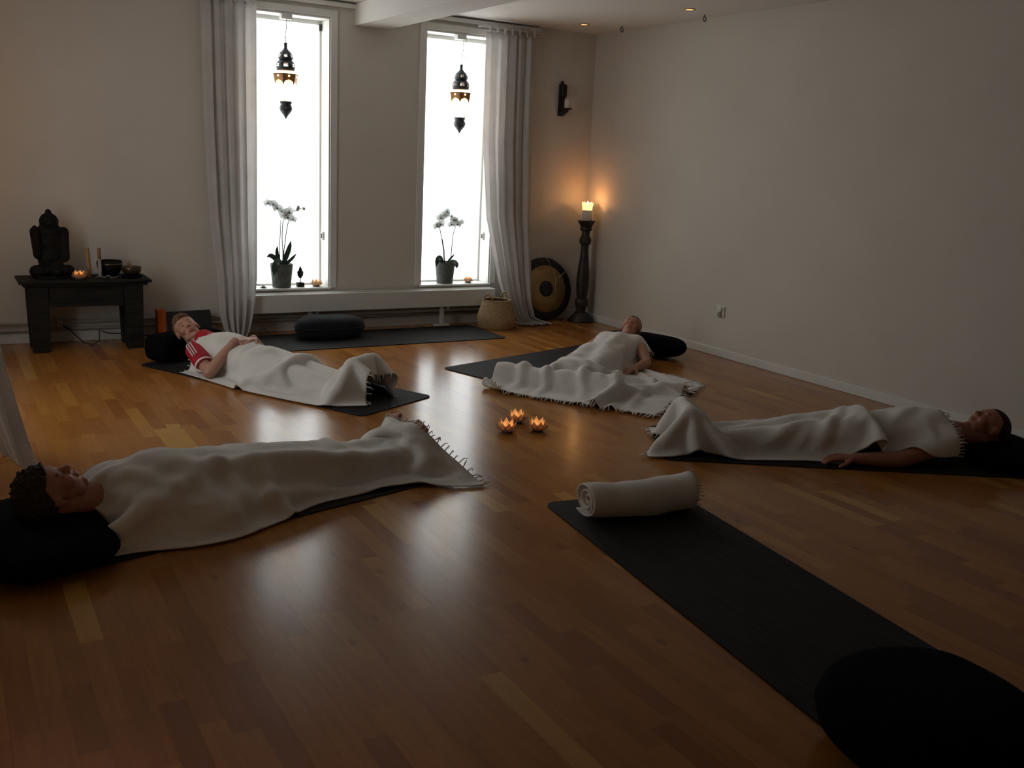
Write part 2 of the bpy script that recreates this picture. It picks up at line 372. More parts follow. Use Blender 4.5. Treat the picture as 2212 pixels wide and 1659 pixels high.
def window(n, x0, x1, z0, z1, label, blockx):
    t = thing('window_%d' % n, label, None, ((x0 + x1) / 2, YB + 0.17, z0), kind='structure')
    yp = YB + 0.185
    boxo('pane', 'daylight_pane', t, x0 + 0.02, x1 - 0.022, yp + 0.012, yp + 0.018, z0 + 0.012, z1 - 0.045)
    boxo('stile', 'white_paint', t, x0, x0 + 0.026, yp - 0.01, yp + 0.04, z0, z1, bev=0.003)
    boxo('stile', 'white_paint', t, x1 - 0.026, x1, yp - 0.01, yp + 0.04, z0, z1, bev=0.003)
    boxo('top_rail', 'white_paint', t, x0 + 0.026, x1 - 0.026, yp - 0.01, yp + 0.04, z1 - 0.045, z1, bev=0.003)
    boxo('bottom_rail', 'white_paint', t, x0 + 0.026, x1 - 0.026, yp - 0.006, yp + 0.04, z0, z0 + 0.016, bev=0.003)
    boxo('head_lining', 'white_paint', t, x0, x1, YB - 0.004, yp - 0.012, z1 - 0.014, z1 - 0.001, bev=0.002)
    boxo('jamb_lining', 'white_paint', t, x1 - 0.010, x1 - 0.001, YB - 0.004, yp - 0.012, z0, z1 - 0.016, bev=0.002)
    boxo('jamb_lining', 'white_paint', t, x0 + 0.001, x0 + 0.010, YB - 0.004, yp - 0.012, z0, z1 - 0.016, bev=0.002)
    boxo('sill', 'white_paint', t, x0 - 0.01, x1 + 0.01, YB - 0.022, yp + 0.03, z0 - 0.016, z0, bev=0.004)
    c = 0.058
    boxo('casing', 'white_paint', t, x0 - c, x0 - 0.001, YB - 0.016, YB - 0.001, z0 - 0.004, z1 + 0.055, bev=0.003)
    boxo('casing', 'white_paint', t, x1 + 0.001, x1 + c, YB - 0.016, YB - 0.001, z0 - 0.004, z1 + 0.055, bev=0.003)
    boxo('casing', 'white_paint', t, x0 - 0.001, x1 + 0.001, YB - 0.016, YB - 0.001, z1 + 0.002, z1 + 0.055, bev=0.003)
    boxo('hinge', 'ring_iron' if n == 1 else 'white_paint', t, x1 - 0.034, x1 - 0.012, yp - 0.032, yp - 0.0125, z1 - 0.09, z1 - 0.04, bev=0.002)
    h = boxo('catch', 'white_paint', t, x1 - 0.026, x1 - 0.0105, yp - 0.09, yp - 0.05, 0.73, 0.80, bev=0.003)
    boxo('lever', 'ring_iron', h, x1 - 0.032, x1 - 0.027, yp - 0.082, yp - 0.066, 0.745, 0.785, bev=0.002)
    b = boxo('hanging_block', 'white_paint', t, blockx - 0.045, blockx + 0.04, YB - 0.006, YB + 0.06, z1 - 0.05, z1 - 0.0145, bev=0.003)
    return t
window(1, *W1, *WZ, 'tall narrow frosted window beside the left curtain', 2.455)
window(2, *W2, *WZ, 'tall narrow frosted window beside the corner curtain', 3.965)
t = thing('window_3', 'frosted window in the left wall beyond the near curtain', None, (XL - 0.12, 5.5, 0.35), kind='structure')
boxo('pane', 'daylight_pane', t, XL - 0.16, XL - 0.154, LW[0] + 0.03, LW[1] - 0.03, 0.38, 2.44)
for a, b in ((LW[0], LW[0] + 0.04), (LW[1] - 0.04, LW[1])): boxo('stile', 'white_paint', t, XL - 0.17, XL - 0.12, a, b, 0.35, 2.47)
boxo('sill', 'white_paint', t, XL - 0.17, XL + 0.02, LW[0], LW[1], 0.35, 0.368)
boxo('top_rail', 'white_paint', t, XL - 0.17, XL - 0.12, LW[0] + 0.04, LW[1] - 0.04, 2.43, 2.47)
boxo('casing', 'white_paint', t, XL + 0.001, XL + 0.015, LW[0] - 0.058, LW[0] - 0.001, 0.35, 2.53)
boxo('casing', 'white_paint', t, XL + 0.001, XL + 0.015, LW[1] + 0.001, LW[1] + 0.058, 0.35, 2.53)

# curtain rail / cornice strip where ceiling meets the back wall
bm = new_bm(); box(bm, 3.30, 4.72, YB - 0.045, YB - 0.001, 2.553, 2.585); o = struct(obj('trim_2', bm, 'white_paint', smooth=False)); o['label'] = 'white curtain rail strip under the ceiling above the right window'
bm = new_bm(); box(bm, 1.70, 3.00, YB - 0.045, YB - 0.001, 2.553, 2.585); o = struct(obj('trim_3', bm, 'white_paint', smooth=False)); o['label'] = 'white curtain rail strip under the ceiling above the left window'

# ------------------------------------------------------------------ radiator and pipes
t = thing('convector_radiator', 'long low cream convector radiator under both windows', 'radiator', (3.2, 7.58, 0))
RX0, RX1, RYF = 2.10, 4.30, 7.535
boxo('front_panel', 'radiator_paint', t, RX0, RX1, RYF, RYF + 0.012, 0.176, 0.322, bev=0.004)
boxo('back_panel', 'radiator_paint', t, RX0, RX1, 7.660, 7.672, 0.176, 0.322, bev=0.003)
for a in (RX0, RX1 - 0.01): boxo('end_cap', 'radiator_paint', t, a, a + 0.01, RYF + 0.013, 7.659, 0.18, 0.322)
boxo('bottom_plate', 'radiator_paint', t, RX0 + 0.012, RX1 - 0.012, RYF + 0.014, 7.658, 0.20, 0.205)
bm = new_bm(); x = RX0 + 0.014
while x < RX1 - 0.016:
    box(bm, x, x + 0.004, RYF + 0.0125, 7.6595, 0.310, 0.321); x += 0.014
for y in (RYF + 0.013, 7.594, 7.652): box(bm, RX0 + 0.011, RX1 - 0.011, y, y + 0.006, 0.306, 0.3095)
tag(obj('top_grille', bm, 'radiator_paint', t, smooth=False), 'fine slotted white top grille', kind='stuff')
for fx in (2.60, 3.80):
    bm = new_bm(); box(bm, fx - 0.018, fx + 0.018, 7.585, 7.605, 0.018, 0.198); box(bm, fx - 0.075, fx + 0.075, 7.58, 7.612, 0.0, 0.017)
    bevel(obj('foot', bm, 'radiator_paint', t, smooth=False), 0.003)
bm = new_bm(); lathe(bm, [(0.006, -0.02), (0.016, -0.02), (0.018, 0.0), (0.016, 0.02), (0.005, 0.02)], (2.665, 7.60, 0.165), 14); obj('valve_knob', bm, 'white_paint', t)
bm = new_bm(); lathe(bm, [(0.006, -0.02), (0.016, -0.02), (0.018, 0.0), (0.016, 0.02), (0.005, 0.02)], (3.865, 7.60, 0.165), 14); obj('valve_knob', bm, 'white_paint', t)
for z, lab in ((0.150, 'upper grey heating pipe along the foot of the back wall'), (0.100, 'lower grey heating pipe along the foot of the back wall')):
    bm = new_bm(); tube(bm, [(XL + 0.002, 7.668, z), (2.5, 7.668, z), (4.29, 7.668, z)], 0.013, 10); tag(obj('heating_pipe', bm, 'pipe_paint'), lab, 'pipe', 'heating pipes')

# ------------------------------------------------------------------ curtains
def curtain(name, label, path, m='curtain_linen', folds=7, amp=0.045, tabs=None, thick=0.003, seed=0, nu=150, group='white curtains'):
    """path: list of (z, xL, yL, xR, yR) rows from top down; sheet between left and right ends"""
    t = thing(name, label, 'curtain', path[-1][1:3] + (0.0,), group)
    rnd = random.Random(seed); ph = [rnd.random() * 6.28 for _ in range(5)]
    zs = []; rows = []
    for k in range(len(path) - 1):
        n = 14
        for i in range(n): zs.append((k, i / n))
    zs.append((len(path) - 2, 1.0))
    bm = new_bm(); grid = []
    for k, f in zs:
        P0, P1 = path[k], path[k + 1]; fs = f * f * (3 - 2 * f) if False else f
        z, xl, yl, xr, yr = [P0[i] + (P1[i] - P0[i]) * fs for i in range(5)]
        a = Vector((xl, yl, z)); b = Vector((xr, yr, z)); d = b - a; n = Vector((-d.y, d.x, 0)); n.normalize()
        row = []; drop = (path[0][0] - z) / max(0.1, path[0][0])
        for i in range(nu):
            u = i / (nu - 1); w = 2 * PI * folds * u
            s = math.sin(w + ph[0] + 0.6 * math.sin(1.3 * drop + ph[1])) + 0.45 * math.sin(1.73 * w + ph[2] + 0.8 * drop) + 0.25 * math.sin(0.5 * w + ph[3] + 1.5 * drop)
            env = amp * (0.55 + 0.45 * drop)
            p = a + d * (u + 0.012 * math.sin(w + ph[4])) + n * s * env * 0.6
            row.append(bm.verts.new(p))
        grid.append(row)
    for k in range(len(grid) - 1):
        for i in range(nu - 1): bm.faces.new((grid[k][i], grid[k][i + 1], grid[k + 1][i + 1], grid[k + 1][i]))
    o = obj('panel', bm, m, t); s = o.modifiers.new('s', 'SOLIDIFY'); s.thickness = thick; s.offset = 0
    if tabs:
        z, xl, yl, xr, yr = path[0]
        for i in range(tabs):
            u = (i + 0.5) / tabs; x = xl + (xr - xl) * u; y = yl + (yr - yl) * u
            bm = new_bm()
            for q in range(10):
                pass
            tube(bm, [(x, y - 0.012, z - 0.01), (x + 0.004, y - 0.014, z + 0.03), (x + 0.006, y - 0.002, z + 0.052), (x + 0.008, y + 0.010, z + 0.03), (x + 0.01, y + 0.008, z - 0.01)], 0.008, 8)
            obj('tab', bm, m, t)
    return t
# left curtain of the left window
curtain('curtain', 'white curtain gathered left of the left window', [
    (2.50, 1.79, 7.62, 2.20, 7.61), (1.60, 1.80, 7.62, 2.195, 7.61), (0.95, 1.82, 7.61, 2.185, 7.60), (0.45, 1.85, 7.53, 2.145, 7.490),
    (0.18, 1.86, 7.52, 2.11, 7.485), (0.06, 1.89, 7.52, 2.08, 7.485), (0.012, 1.94, 7.51, 2.05, 7.48)], folds=5, amp=0.045, tabs=6, seed=3)
curtain('curtain', 'white tab-top curtain gathered right of the right window', [
    (2.50, 4.15, 7.62, 4.655, 7.62), (1.60, 4.16, 7.62, 4.665, 7.62), (0.95, 4.21, 7.60, 4.68, 7.61), (0.60, 4.26, 7.52, 4.66, 7.53), (0.40, 4.29, 7.48, 4.655, 7.50),
    (0.20, 4.36, 7.46, 4.66, 7.485), (0.06, 4.41, 7.43, 4.69, 7.46), (0.030, 4.45, 7.40, 4.76, 7.44), (0.015, 4.52, 7.35, 4.83, 7.37)], folds=6, amp=0.045, tabs=7, seed=5)
curtain('curtain', 'white curtain at the left edge behind the nearest sleeper', [
    (2.50, -0.13, 4.95, -0.13, 4.45), (1.40, -0.08, 4.95, 0.03, 4.47), (0.60, 0.05, 4.98, 0.19, 4.50), (0.30, 0.12, 4.98, 0.245, 4.50), (0.10, 0.17, 4.98, 0.29, 4.50), (0.012, 0.20, 4.97, 0.315, 4.48)], folds=6, amp=0.03, seed=8)
for nm, x0, x1 in (('thin white curtain rod over the left curtain', 1.72, 2.27), ('thin white curtain rod over the right curtain', 4.08, 4.73)):
    bm = new_bm(); tube(bm, [(x0, 7.618, 2.537), (x1, 7.618, 2.537)], 0.006, 8)
    r = tag(obj('curtain_rod', bm, 'white_paint'), nm, 'rod', 'curtain rods')
    for xx in (x0 + 0.02, x1 - 0.02):
        boxo('bracket', 'white_paint', r, xx - 0.006, xx + 0.006, 7.618, YB - 0.001, 2.531, 2.543)

# ------------------------------------------------------------------ hanging lanterns
def lantern(x, y, z0, label, tail):
    """z0: top of the stem"""
    t = thing('hanging_lantern', label, 'lantern', (x, y, z0), 'moroccan style hanging lanterns')
    def zz(v): return z0 - (v - 515) * 0.00063
    def pierced(nm, prof, bands):
        bm = new_bm(); rings = lathe(bm, prof, (x, y, 0), 24, cap=False)
        kill = [f for f in bm.faces if any(lo < sum(v.co.z for v in f.verts) / len(f.verts) < hi for lo, hi in bands) and int((math.atan2(f.calc_center_median().y - y, f.calc_center_median().x - x) + 2 * PI) / (2 * PI) * 24) % 4 in (0, 1)]
        bmesh.ops.delete(bm, geom=kill, context='FACES')
        o = obj(nm, bm, 'lantern_metal', t); q = o.modifiers.new('s', 'SOLIDIFY'); q.thickness = 0.0025; return o
    d1 = pierced('upper_dome', [(0.004, zz(515)), (0.011, zz(516)), (0.010, zz(575)), (0.022, zz(600)), (0.040, zz(628)), (0.047, zz(645)), (0.053, zz(662)), (0.0565, zz(682)), (0.052, zz(702)), (0.046, zz(716))], [(zz(683), zz(644))])
    d2 = pierced('lower_dome', [(0.046, zz(716.5)), (0.058, zz(735)), (0.066, zz(752)), (0.070, zz(772)), (0.071, zz(796)), (0.069, zz(812)), (0.067, zz(836))], [(zz(797), zz(751))])
    for k in range(6):
        for (r0s, z0s, r1s, z1s, par, nm) in ((0.0465, 646, 0.0555, 681, d1, 'eyelet'), (0.0655, 753, 0.0700, 795, d2, 'rosette')):
            bm = new_bm(); g = []
            for r_, z_ in ((r0s, z0s), (r1s, z1s)):
                g.append([bm.verts.new((x + math.cos(2 * PI * (4 * k + q) / 24) * r_, y + math.sin(2 * PI * (4 * k + q) / 24) * r_, zz(z_))) for q in (0, 1, 2)])
            for q in (0, 1): bm.faces.new((g[0][q], g[0][q + 1], g[1][q + 1], g[1][q]))
            obj(nm, bm, 'lantern_glass', par)
            bm = new_bm(); mid = [((g0 + g1) * 0.5) for g0, g1 in zip([Vector((x + math.cos(2 * PI * (4 * k + q) / 24) * r0s, y + math.sin(2 * PI * (4 * k + q) / 24) * r0s, zz(z0s))) for q in (0, 2)], [Vector((x + math.cos(2 * PI * (4 * k + q) / 24) * r1s, y + math.sin(2 * PI * (4 * k + q) / 24) * r1s, zz(z1s))) for q in (0, 2)])]
            tube(bm, mid, 0.0018, 5); obj('lattice_bar', bm, 'lantern_metal', par)
    bm = new_bm(); lathe(bm, [(0.066, zz(838)), (0.083, zz(882))], (x, y, 0), 12, cap=False); obj('glass_shoulder', bm, 'lantern_glass', t)
    # scalloped collar: six plates with points
    for k in range(6):
        a0, a1 = 2 * PI * k / 6, 2 * PI * (k + 1) / 6; bm = new_bm(); n = 8; top = []; bot = []
        for i in range(n + 1):
            u = i / n; pa = Vector((math.cos(a0), math.sin(a0), 0)); pb = Vector((math.cos(a1), math.sin(a1), 0)); q = pa.lerp(pb, u)
            dip = 0.068 if False else (zz(880) - zz(960)) + (abs(2 * u - 1) ** 3) * (zz(960) - zz(1012)) * 1.0 - 0.008 * abs(math.sin(3 * PI * u)) * (1 - abs(2 * u - 1))
            top.append(bm.verts.new(Vector((x, y, zz(878))) + q * 0.098)); bot.append(bm.verts.new(Vector((x, y, zz(878) - dip)) + q * (0.098 - dip * 0.2)))
        for i in range(n): bm.faces.new((top[i], top[i + 1], bot[i + 1], bot[i]))
        o = obj('collar_plate', bm, 'lantern_brass', t, smooth=False); s = o.modifiers.new('s', 'SOLIDIFY'); s.thickness = 0.0025
    for k in range(6):
        a = 2 * PI * (k + 0.5) / 6; bm = new_bm()
        lathe(bm, [(0.002, -0.002), (0.007, -0.0015), (0.007, 0.0015), (0.002, 0.002)], Vector((x + math.cos(a) * 0.0860, y + math.sin(a) * 0.0860, zz(908))), 8, M=Vector((math.cos(a), math.sin(a), 0)).to_track_quat('Z', 'Y').to_matrix())
        obj('glowing_collar_jewel', bm, 'bulb', t)  # jewels carry the bulb's emission themselves, so they look lit from within
    bm = new_bm(); lathe(bm, [(0.076, zz(900)), (0.074, zz(1000)), (0.058, zz(1110)), (0.044, zz(1202))], (x, y, 0), 12, cap=False); obj('glass_body', bm, 'lantern_glass', t)
    for k in range(6):
        a = 2 * PI * (k + 0.0) / 6; bm = new_bm(); c, s = math.cos(a), math.sin(a)
        tube(bm, [(x + c * 0.078, y + s * 0.078, zz(990)), (x + c * 0.062, y + s * 0.062, zz(1110)), (x + c * 0.046, y + s * 0.046, zz(1206))], 0.0016, 6); obj('rib', bm, 'lantern_brass', t)
    bm = new_bm(); lathe(bm, [(0.040, zz(1204)), (0.048, zz(1205)), (0.047, zz(1228)), (0.040, zz(1240)), (0.047, zz(1262)), (0.052, zz(1290)), (0.044, zz(1325)), (0.018, zz(1375)), (0.006, zz(1405)), (0.001, zz(1422))], (x, y, 0), 12)
    f = obj('finial', bm, 'lantern_metal', t)
    for k in range(6):
        a = 2 * PI * (k + 0.25) / 6
        bm = new_bm(); M = Vector((math.cos(a), math.sin(a), -0.1)).to_track_quat('Z', 'Y').to_matrix()
        lathe(bm, [(0.003, -0.003), (0.007, -0.002), (0.007, 0.002), (0.003, 0.003)], Vector((x + math.cos(a) * 0.0505, y + math.sin(a) * 0.0505, zz(1288))), 8, M=M); obj('eyelet', bm, 'lantern_glass', f)
    bm = new_bm(); ellipsoid(bm, (x, y, zz(985)), (0.016, 0.016, 0.024)); obj('bulb', bm, 'bulb', t)
    point_light('bulb_light', (x, y, zz(1010)), 2.2, (1.0, 0.62, 0.28), 0.02, t)
    bm = new_bm(); tube(bm, [(x + 0.002, y - 0.0, zz(515)), (x + 0.004, y - 0.0, zz(470)), (x - 0.004, y - 0.01, zz(430)), (x, y - 0.02, z0 + 0.10), (x, y - 0.03, 2.425)], 0.0026, 6); obj('cord', bm, 'cord_black', t)
    bm = new_bm(); tube(bm, [(x - 0.002, y - 0.01, zz(440)), (x - 0.010, y - 0.012, zz(452)), (x - 0.013, y - 0.012, zz(466))] if tail == 0 else [(x + 0.002, y - 0.02, z0 + 0.055), (x + 0.03, y - 0.02, z0 + 0.06), (x + 0.055, y - 0.02, z0 + 0.078)], 0.0022, 6); obj('cord_tail', bm, 'cord_black', t)
    bm = new_bm(); tube(bm, [(x + 0.02, y - 0.03, 2.425), (x + 0.022, y - 0.03, 2.395), (x + 0.026, y - 0.03, 2.375), (x + 0.018, y - 0.03, 2.355)], 0.002, 6); obj('cord_loop', bm, 'cord_black', t)
    return t
lantern(2.452, 7.735, 2.250, 'dark metal hanging lantern with clear rosettes in the left window', 0)
lantern(3.985, 7.735, 2.222, 'dark metal hanging lantern with amber glow in the right window', 1)

# ------------------------------------------------------------------ orchids
def petal_disc(bm, c, n, up, L_, w, cup=0.15, nseg=6):
    """an oval petal from c along 'up', facing n"""
    c, n, up = Vector(c), Vector(n).normalized(), Vector(up); up = (up - n * up.dot(n)).normalized(); s = up.cross(n)
    rows = []
    for i in range(nseg + 1):
        t = i / nseg; hw = w * math.sin(PI * min(0.97, 0.06 + t * 0.92)) ** 0.7
        z = cup * L_ * (t * t) 
        rows.append([bm.verts.new(c + up * (L_ * t) + s * (hw * k) + n * (z - 0.1 * L_ * k * k)) for k in (-1, -0.5, 0, 0.5, 1)])
    for i in range(nseg):
        for j in range(4): bm.faces.new((rows[i][j], rows[i][j + 1], rows[i + 1][j + 1], rows[i + 1][j]))
def leaf(parent, base, pts, w, m='leaf_green'):
    bm = new_bm(); pts = [Vector(p) for p in pts]; rows = []; n = 12
    def bez(t):
        q = [p for p in pts]
        while len(q) > 1: q = [q[i].lerp(q[i + 1], t) for i in range(len(q) - 1)]
        return q[0]
    for i in range(n + 1):
        t = i / n; p = bez(t); d = (bez(min(1, t + 0.02)) - bez(max(0, t - 0.02))).normalized()
        s = d.cross(Vector((0, -1, 0.25))).normalized(); nn = s.cross(d)
        hw = w * (0.45 + 0.55 * math.sin(PI * t) ** 0.8) * (1 if t < 0.75 else max(0.02, 1 - ((t - 0.75) / 0.25) ** 2))
        rows.append([bm.verts.new(p + s * hw * k + nn * (0.25 * hw * abs(k))) for k in (-1, -0.5, 0, 0.5, 1)])
    for i in range(n):
        for j in range(4): bm.faces.new((rows[i][j], rows[i][j + 1], rows[i + 1][j + 1], rows[i + 1][j]))
    o = obj('leaf', bm, m, parent); s = o.modifiers.new('s', 'SOLIDIFY'); s.thickness = 0.003
    return o
def pot(parent, x, y, z, rt, rb, h):
    bm = new_bm(); lathe(bm, [(rb * 0.96, z), (rb, z + 0.004), (rt, z + h - 0.004), (rt, z + h), (rt * 0.92, z + h), (rt * 0.9, z + h - 0.03), (rt * 0.3, z + h - 0.03)], (x, y, 0), 28); obj('pot', bm, 'pot_stone', parent, sharp=40)
    bm = new_bm(); ellipsoid(bm, (x, y, z + h - 0.028), (rt * 0.88, rt * 0.88, 0.02), seg=16, rings=8); obj('bark_soil', bm, 'bark', parent)
def flower(parent, c, face, size, rnd):
    bm = new_bm(); n = Vector(face).normalized(); roll_ = rnd.uniform(-0.3, 0.3)
    up = Vector((math.sin(roll_), 0, math.cos(roll_))); s = up.cross(n).normalized(); up = n.cross(s)
    for a, L_, w in ((0, 1, 0.36), (2.2, 0.95, 0.34), (-2.2, 0.95, 0.34), (1.25, 1.05, 0.55), (-1.25, 1.05, 0.55)):
        petal_disc(bm, c, n, up * math.cos(a) + s * math.sin(a), size * L_, size * w, rnd.uniform(0.05, 0.25))
    f = obj('flower', bm, 'petal_orchid', parent)
    bm = new_bm(); ellipsoid(bm, Vector(c) + n * size * 0.12 - up * size * 0.1, (size * 0.16, size * 0.2, size * 0.2), seg=8, rings=6); obj('lip', bm, 'stem_green', f)
def orchid(label, x, y, z, rt, rb, h, leaves, stems, flowers, buds, seed):
    t = thing('potted_orchid', label, 'orchid', (x, y, z), 'orchids on the window sills'); rnd = random.Random(seed)
    pot(t, x, y, z, rt, rb, h)
    for pts, w in leaves: leaf(t, None, [(x + a, y + b, z + h + c) for a, b, c in pts], w)
    for pts in stems:
        bm = new_bm(); tube(bm, [(x + a, y + b, z + h + c) for a, b, c in pts], 0.0044, 7, 0.0034); obj('stem', bm, 'stem_green', t)
    for (a, b, c, s) in flowers: flower(t, (x + a, y + b, z + h + c), (rnd.uniform(-0.6, 0.3), -1, rnd.uniform(-0.35, 0.2)), s, rnd)
    for (a, b, c, s) in buds:
        bm = new_bm(); ellipsoid(bm, (x + a, y + b, z + h + c), (s * 0.8, s * 0.8, s), seg=10, rings=8); obj('bud', bm, 'bud_pale', t)
PZ = WZ[0] + 0.001
orchid('white orchid in a mossy grey pot on the left window sill', 2.420, 7.768, PZ, 0.092, 0.074, 0.19,
       [([(0, 0, -0.02), (-0.02, 0, 0.02), (-0.06, -0.02, 0.08), (-0.035, -0.02, 0.15)], 0.016),
        ([(0, 0, -0.02), (0.03, 0, 0.03), (0.055, -0.02, 0.11), (0.075, -0.02, 0.19)], 0.021),
        ([(0, 0, -0.02), (0.05, 0.01, 0.0), (0.08, 0, 0.03), (0.125, -0.01, 0.085)], 0.013),
        ([(0, 0, -0.02), (-0.04, -0.02, 0.02), (-0.09, -0.03, 0.10), (-0.13, -0.03, 0.055)], 0.021),
        ([(0, -0.02, -0.02), (-0.04, -0.06, 0.05), (-0.09, -0.09, 0.02), (-0.095, -0.095, -0.09)], 0.030)],
       [[(0.01, 0, -0.02), (0.012, 0, 0.10), (0.006, 0, 0.22), (0.012, -0.01, 0.36), (-0.02, -0.02, 0.44), (-0.09, -0.03, 0.49), (-0.125, -0.03, 0.485)],
        [(0.012, 0, -0.02), (0.02, 0, 0.1), (0.045, 0, 0.28), (0.06, -0.01, 0.36), (0.09, -0.02, 0.42), (0.175, -0.03, 0.455)],
        [(-0.015, 0, -0.02), (-0.014, 0, 0.14), (-0.005, 0, 0.35)]],
       [(-0.120, -0.035, 0.485, 0.036), (-0.075, -0.035, 0.478, 0.040), (-0.045, -0.04, 0.448, 0.042), (-0.005, -0.03, 0.425, 0.036), (0.015, -0.04, 0.395, 0.046), (0.050, -0.045, 0.420, 0.048), (0.085, -0.03, 0.36, 0.036), (0.035, -0.05, 0.375, 0.040)],
       [(0.128, -0.02, 0.44, 0.018), (0.135, -0.02, 0.455, 0.016), (0.178, -0.03, 0.445, 0.014), (0.062, -0.01, 0.36, 0.010)], 3)
orchid('white orchid in a smooth grey pot on the right window sill', 3.905, 7.768, PZ, 0.090, 0.072, 0.19,
       [([(-0.04, -0.02, -0.02), (-0.07, -0.06, 0.06), (-0.12, -0.08, 0.06), (-0.135, -0.09, -0.035)], 0.026),
        ([(0.02, 0, -0.02), (0.03, 0, 0.02), (0.055, -0.01, 0.03), (0.085, -0.02, 0.075)], 0.009),
        ([(0.03, -0.02, -0.02), (0.05, -0.05, 0.02), (0.075, -0.09, -0.005), (0.065, -0.10, -0.05)], 0.026)],
       [[(-0.01, 0, -0.02), (-0.02, 0, 0.10), (-0.045, 0, 0.22), (-0.07, -0.01, 0.30), (-0.06, -0.02, 0.38), (-0.03, -0.03, 0.435), (0.0, -0.03, 0.43)],
        [(0.055, 0, -0.02), (0.06, 0, 0.12), (0.07, 0, 0.24), (0.085, -0.01, 0.31), (0.10, -0.02, 0.36), (0.14, -0.03, 0.35)],
        [(-0.005, 0, -0.02), (-0.014, 0, 0.10), (-0.035, 0, 0.20)]],
       [(-0.105, -0.03, 0.315, 0.040), (-0.075, -0.035, 0.33, 0.042), (-0.075, -0.035, 0.385, 0.042), (-0.045, -0.035, 0.41, 0.042), (-0.015, -0.03, 0.415, 0.036), (-0.01, -0.03, 0.445, 0.03), (0.035, -0.03, 0.33, 0.038), (0.055, -0.03, 0.37, 0.036), (0.09, -0.035, 0.335, 0.042), (0.075, -0.03, 0.37, 0.032), (0.13, -0.035, 0.35, 0.034)],
       [(0.038, -0.02, 0.40, 0.016), (0.028, -0.02, 0.375, 0.010)], 9)

# small head on a rod, and incense dish
t = thing('figurine', 'small dark head figurine on a rod and square block', 'figurine', (2.576, 7.765, PZ))
bm = new_bm(); c = Vector((2.576, 7.765, 0))
ellipsoid(bm, c + V(0, 0, 0.470), (0.021, 0.022, 0.026)); ellipsoid(bm, c + V(0, 0, 0.495), (0.014, 0.014, 0.015)); ellipsoid(bm, c + V(0, 0, 0.512), (0.007, 0.007, 0.01))
rcone(bm, c + V(-0.022, 0, 0.475), c + V(-0.019, 0, 0.44), 0.006, 0.005, 8); rcone(bm, c + V(0.022, 0, 0.475), c + V(0.019, 0, 0.44), 0.006, 0.005, 8)
rcone(bm, c + V(0, 0, 0.45), c + V(0, 0, 0.432), 0.014, 0.012, 10); ellipsoid(bm, c + V(0, 0, 0.43), (0.016, 0.014, 0.006)); ellipsoid(bm, c + V(0, -0.021, 0.468), (0.005, 0.008, 0.008))
obj('head', remesh(bm, 0.0022, 3), 'bronze_dark', t)
bm = new_bm(); tube(bm, [c + V(0, 0, PZ + 0.03), c + V(0, 0, 0.432)], 0.0042, 8); obj('rod', bm, 'bronze_dark', t)
boxo('base_block', 'bronze_dark', t, c.x - 0.027, c.x + 0.027, c.y - 0.027, c.y + 0.027, PZ, PZ + 0.035, bev=0.002)
t = thing('incense_dish', 'small dark incense dish at the curtain end of the left sill', 'dish', (2.262, 7.745, PZ))
bm = new_bm(); lathe(bm, [(0.020, PZ), (0.026, PZ + 0.002), (0.027, PZ + 0.006), (0.022, PZ + 0.006)], (2.262, 7.745, 0), 20); obj('plate', bm, 'brass_bowl', t)
bm = new_bm(); ellipsoid(bm, (2.262, 7.745, PZ + 0.010), (0.015, 0.015, 0.009), seg=12, rings=8); obj('ash_mound', bm, 'wax_grey', t)
bm = new_bm(); tube(bm, [(2.262, 7.745, PZ + 0.018), (2.205, 7.752, PZ + 0.028)], 0.0018, 6); obj('incense_stick', bm, 'cord_black', t)

# ------------------------------------------------------------------ lotus tealights
def petal_mesh(L_, w, h, lean):
    bm = new_bm(); rows = []; n = 6
    for i in range(n + 1):
        t = i / n; hw = w * (0.35 + 0.65 * math.sin(PI * min(1, t * 0.95 + 0.05))) * (1 if t < 0.6 else max(0.05, 1 - ((t - 0.6) / 0.4) ** 1.6))
        rr = 0.018 + lean * (math.sin(t * PI / 2) ** 1.1); z = h * (t ** 1.35)
        rows.append([bm.verts.new((rr - 0.35 * hw * k * k * (1), hw * k, z + 0.002 * k * k)) for k in (-1, -0.5, 0, 0.5, 1)])
    for i in range(n):
        for j in range(4): bm.faces.new((rows[i][j], rows[i][j + 1], rows[i + 1][j + 1], rows[i + 1][j]))
    me = bpy.data.meshes.new('petal'); bm.to_mesh(me); bm.free(); me.materials.append(MATS['petal_capiz'])
    for p in me.polygons: p.use_smooth = True
    return me
PM = [petal_mesh(1, 0.024, 0.034, 0.046), petal_mesh(1, 0.023, 0.058, 0.034), petal_mesh(1, 0.019, 0.070, 0.020)]
def base_mesh():
    bm = new_bm(); lathe(bm, [(0.028, 0.0), (0.032, 0.001), (0.034, 0.004), (0.030, 0.006), (0.024, 0.006)], (0, 0, 0), 20); me = bpy.data.meshes.new('base'); bm.to_mesh(me); bm.free(); me.materials.append(MATS['tea_tin']); return me
BMESH = base_mesh()
def lathe_mesh(prof, m, seg=16):
    bm = new_bm(); lathe(bm, prof, (0, 0, 0), seg); me = bpy.data.meshes.new('l'); bm.to_mesh(me); bm.free(); me.materials.append(MATS[m])
    for p in me.polygons: p.use_smooth = True
    return me
CUP = lathe_mesh([(0.015, 0), (0.0175, 0.001), (0.018, 0.012), (0.0172, 0.012), (0.0165, 0.010)], 'tea_tin')
WAX = lathe_mesh([(0.001, 0.0), (0.0162, 0.0015), (0.0162, 0.010), (0.003, 0.0095)], 'candle_glow')
WICK = lathe_mesh([(0.0008, 0.009), (0.0008, 0.014)], 'cord_black', 6)
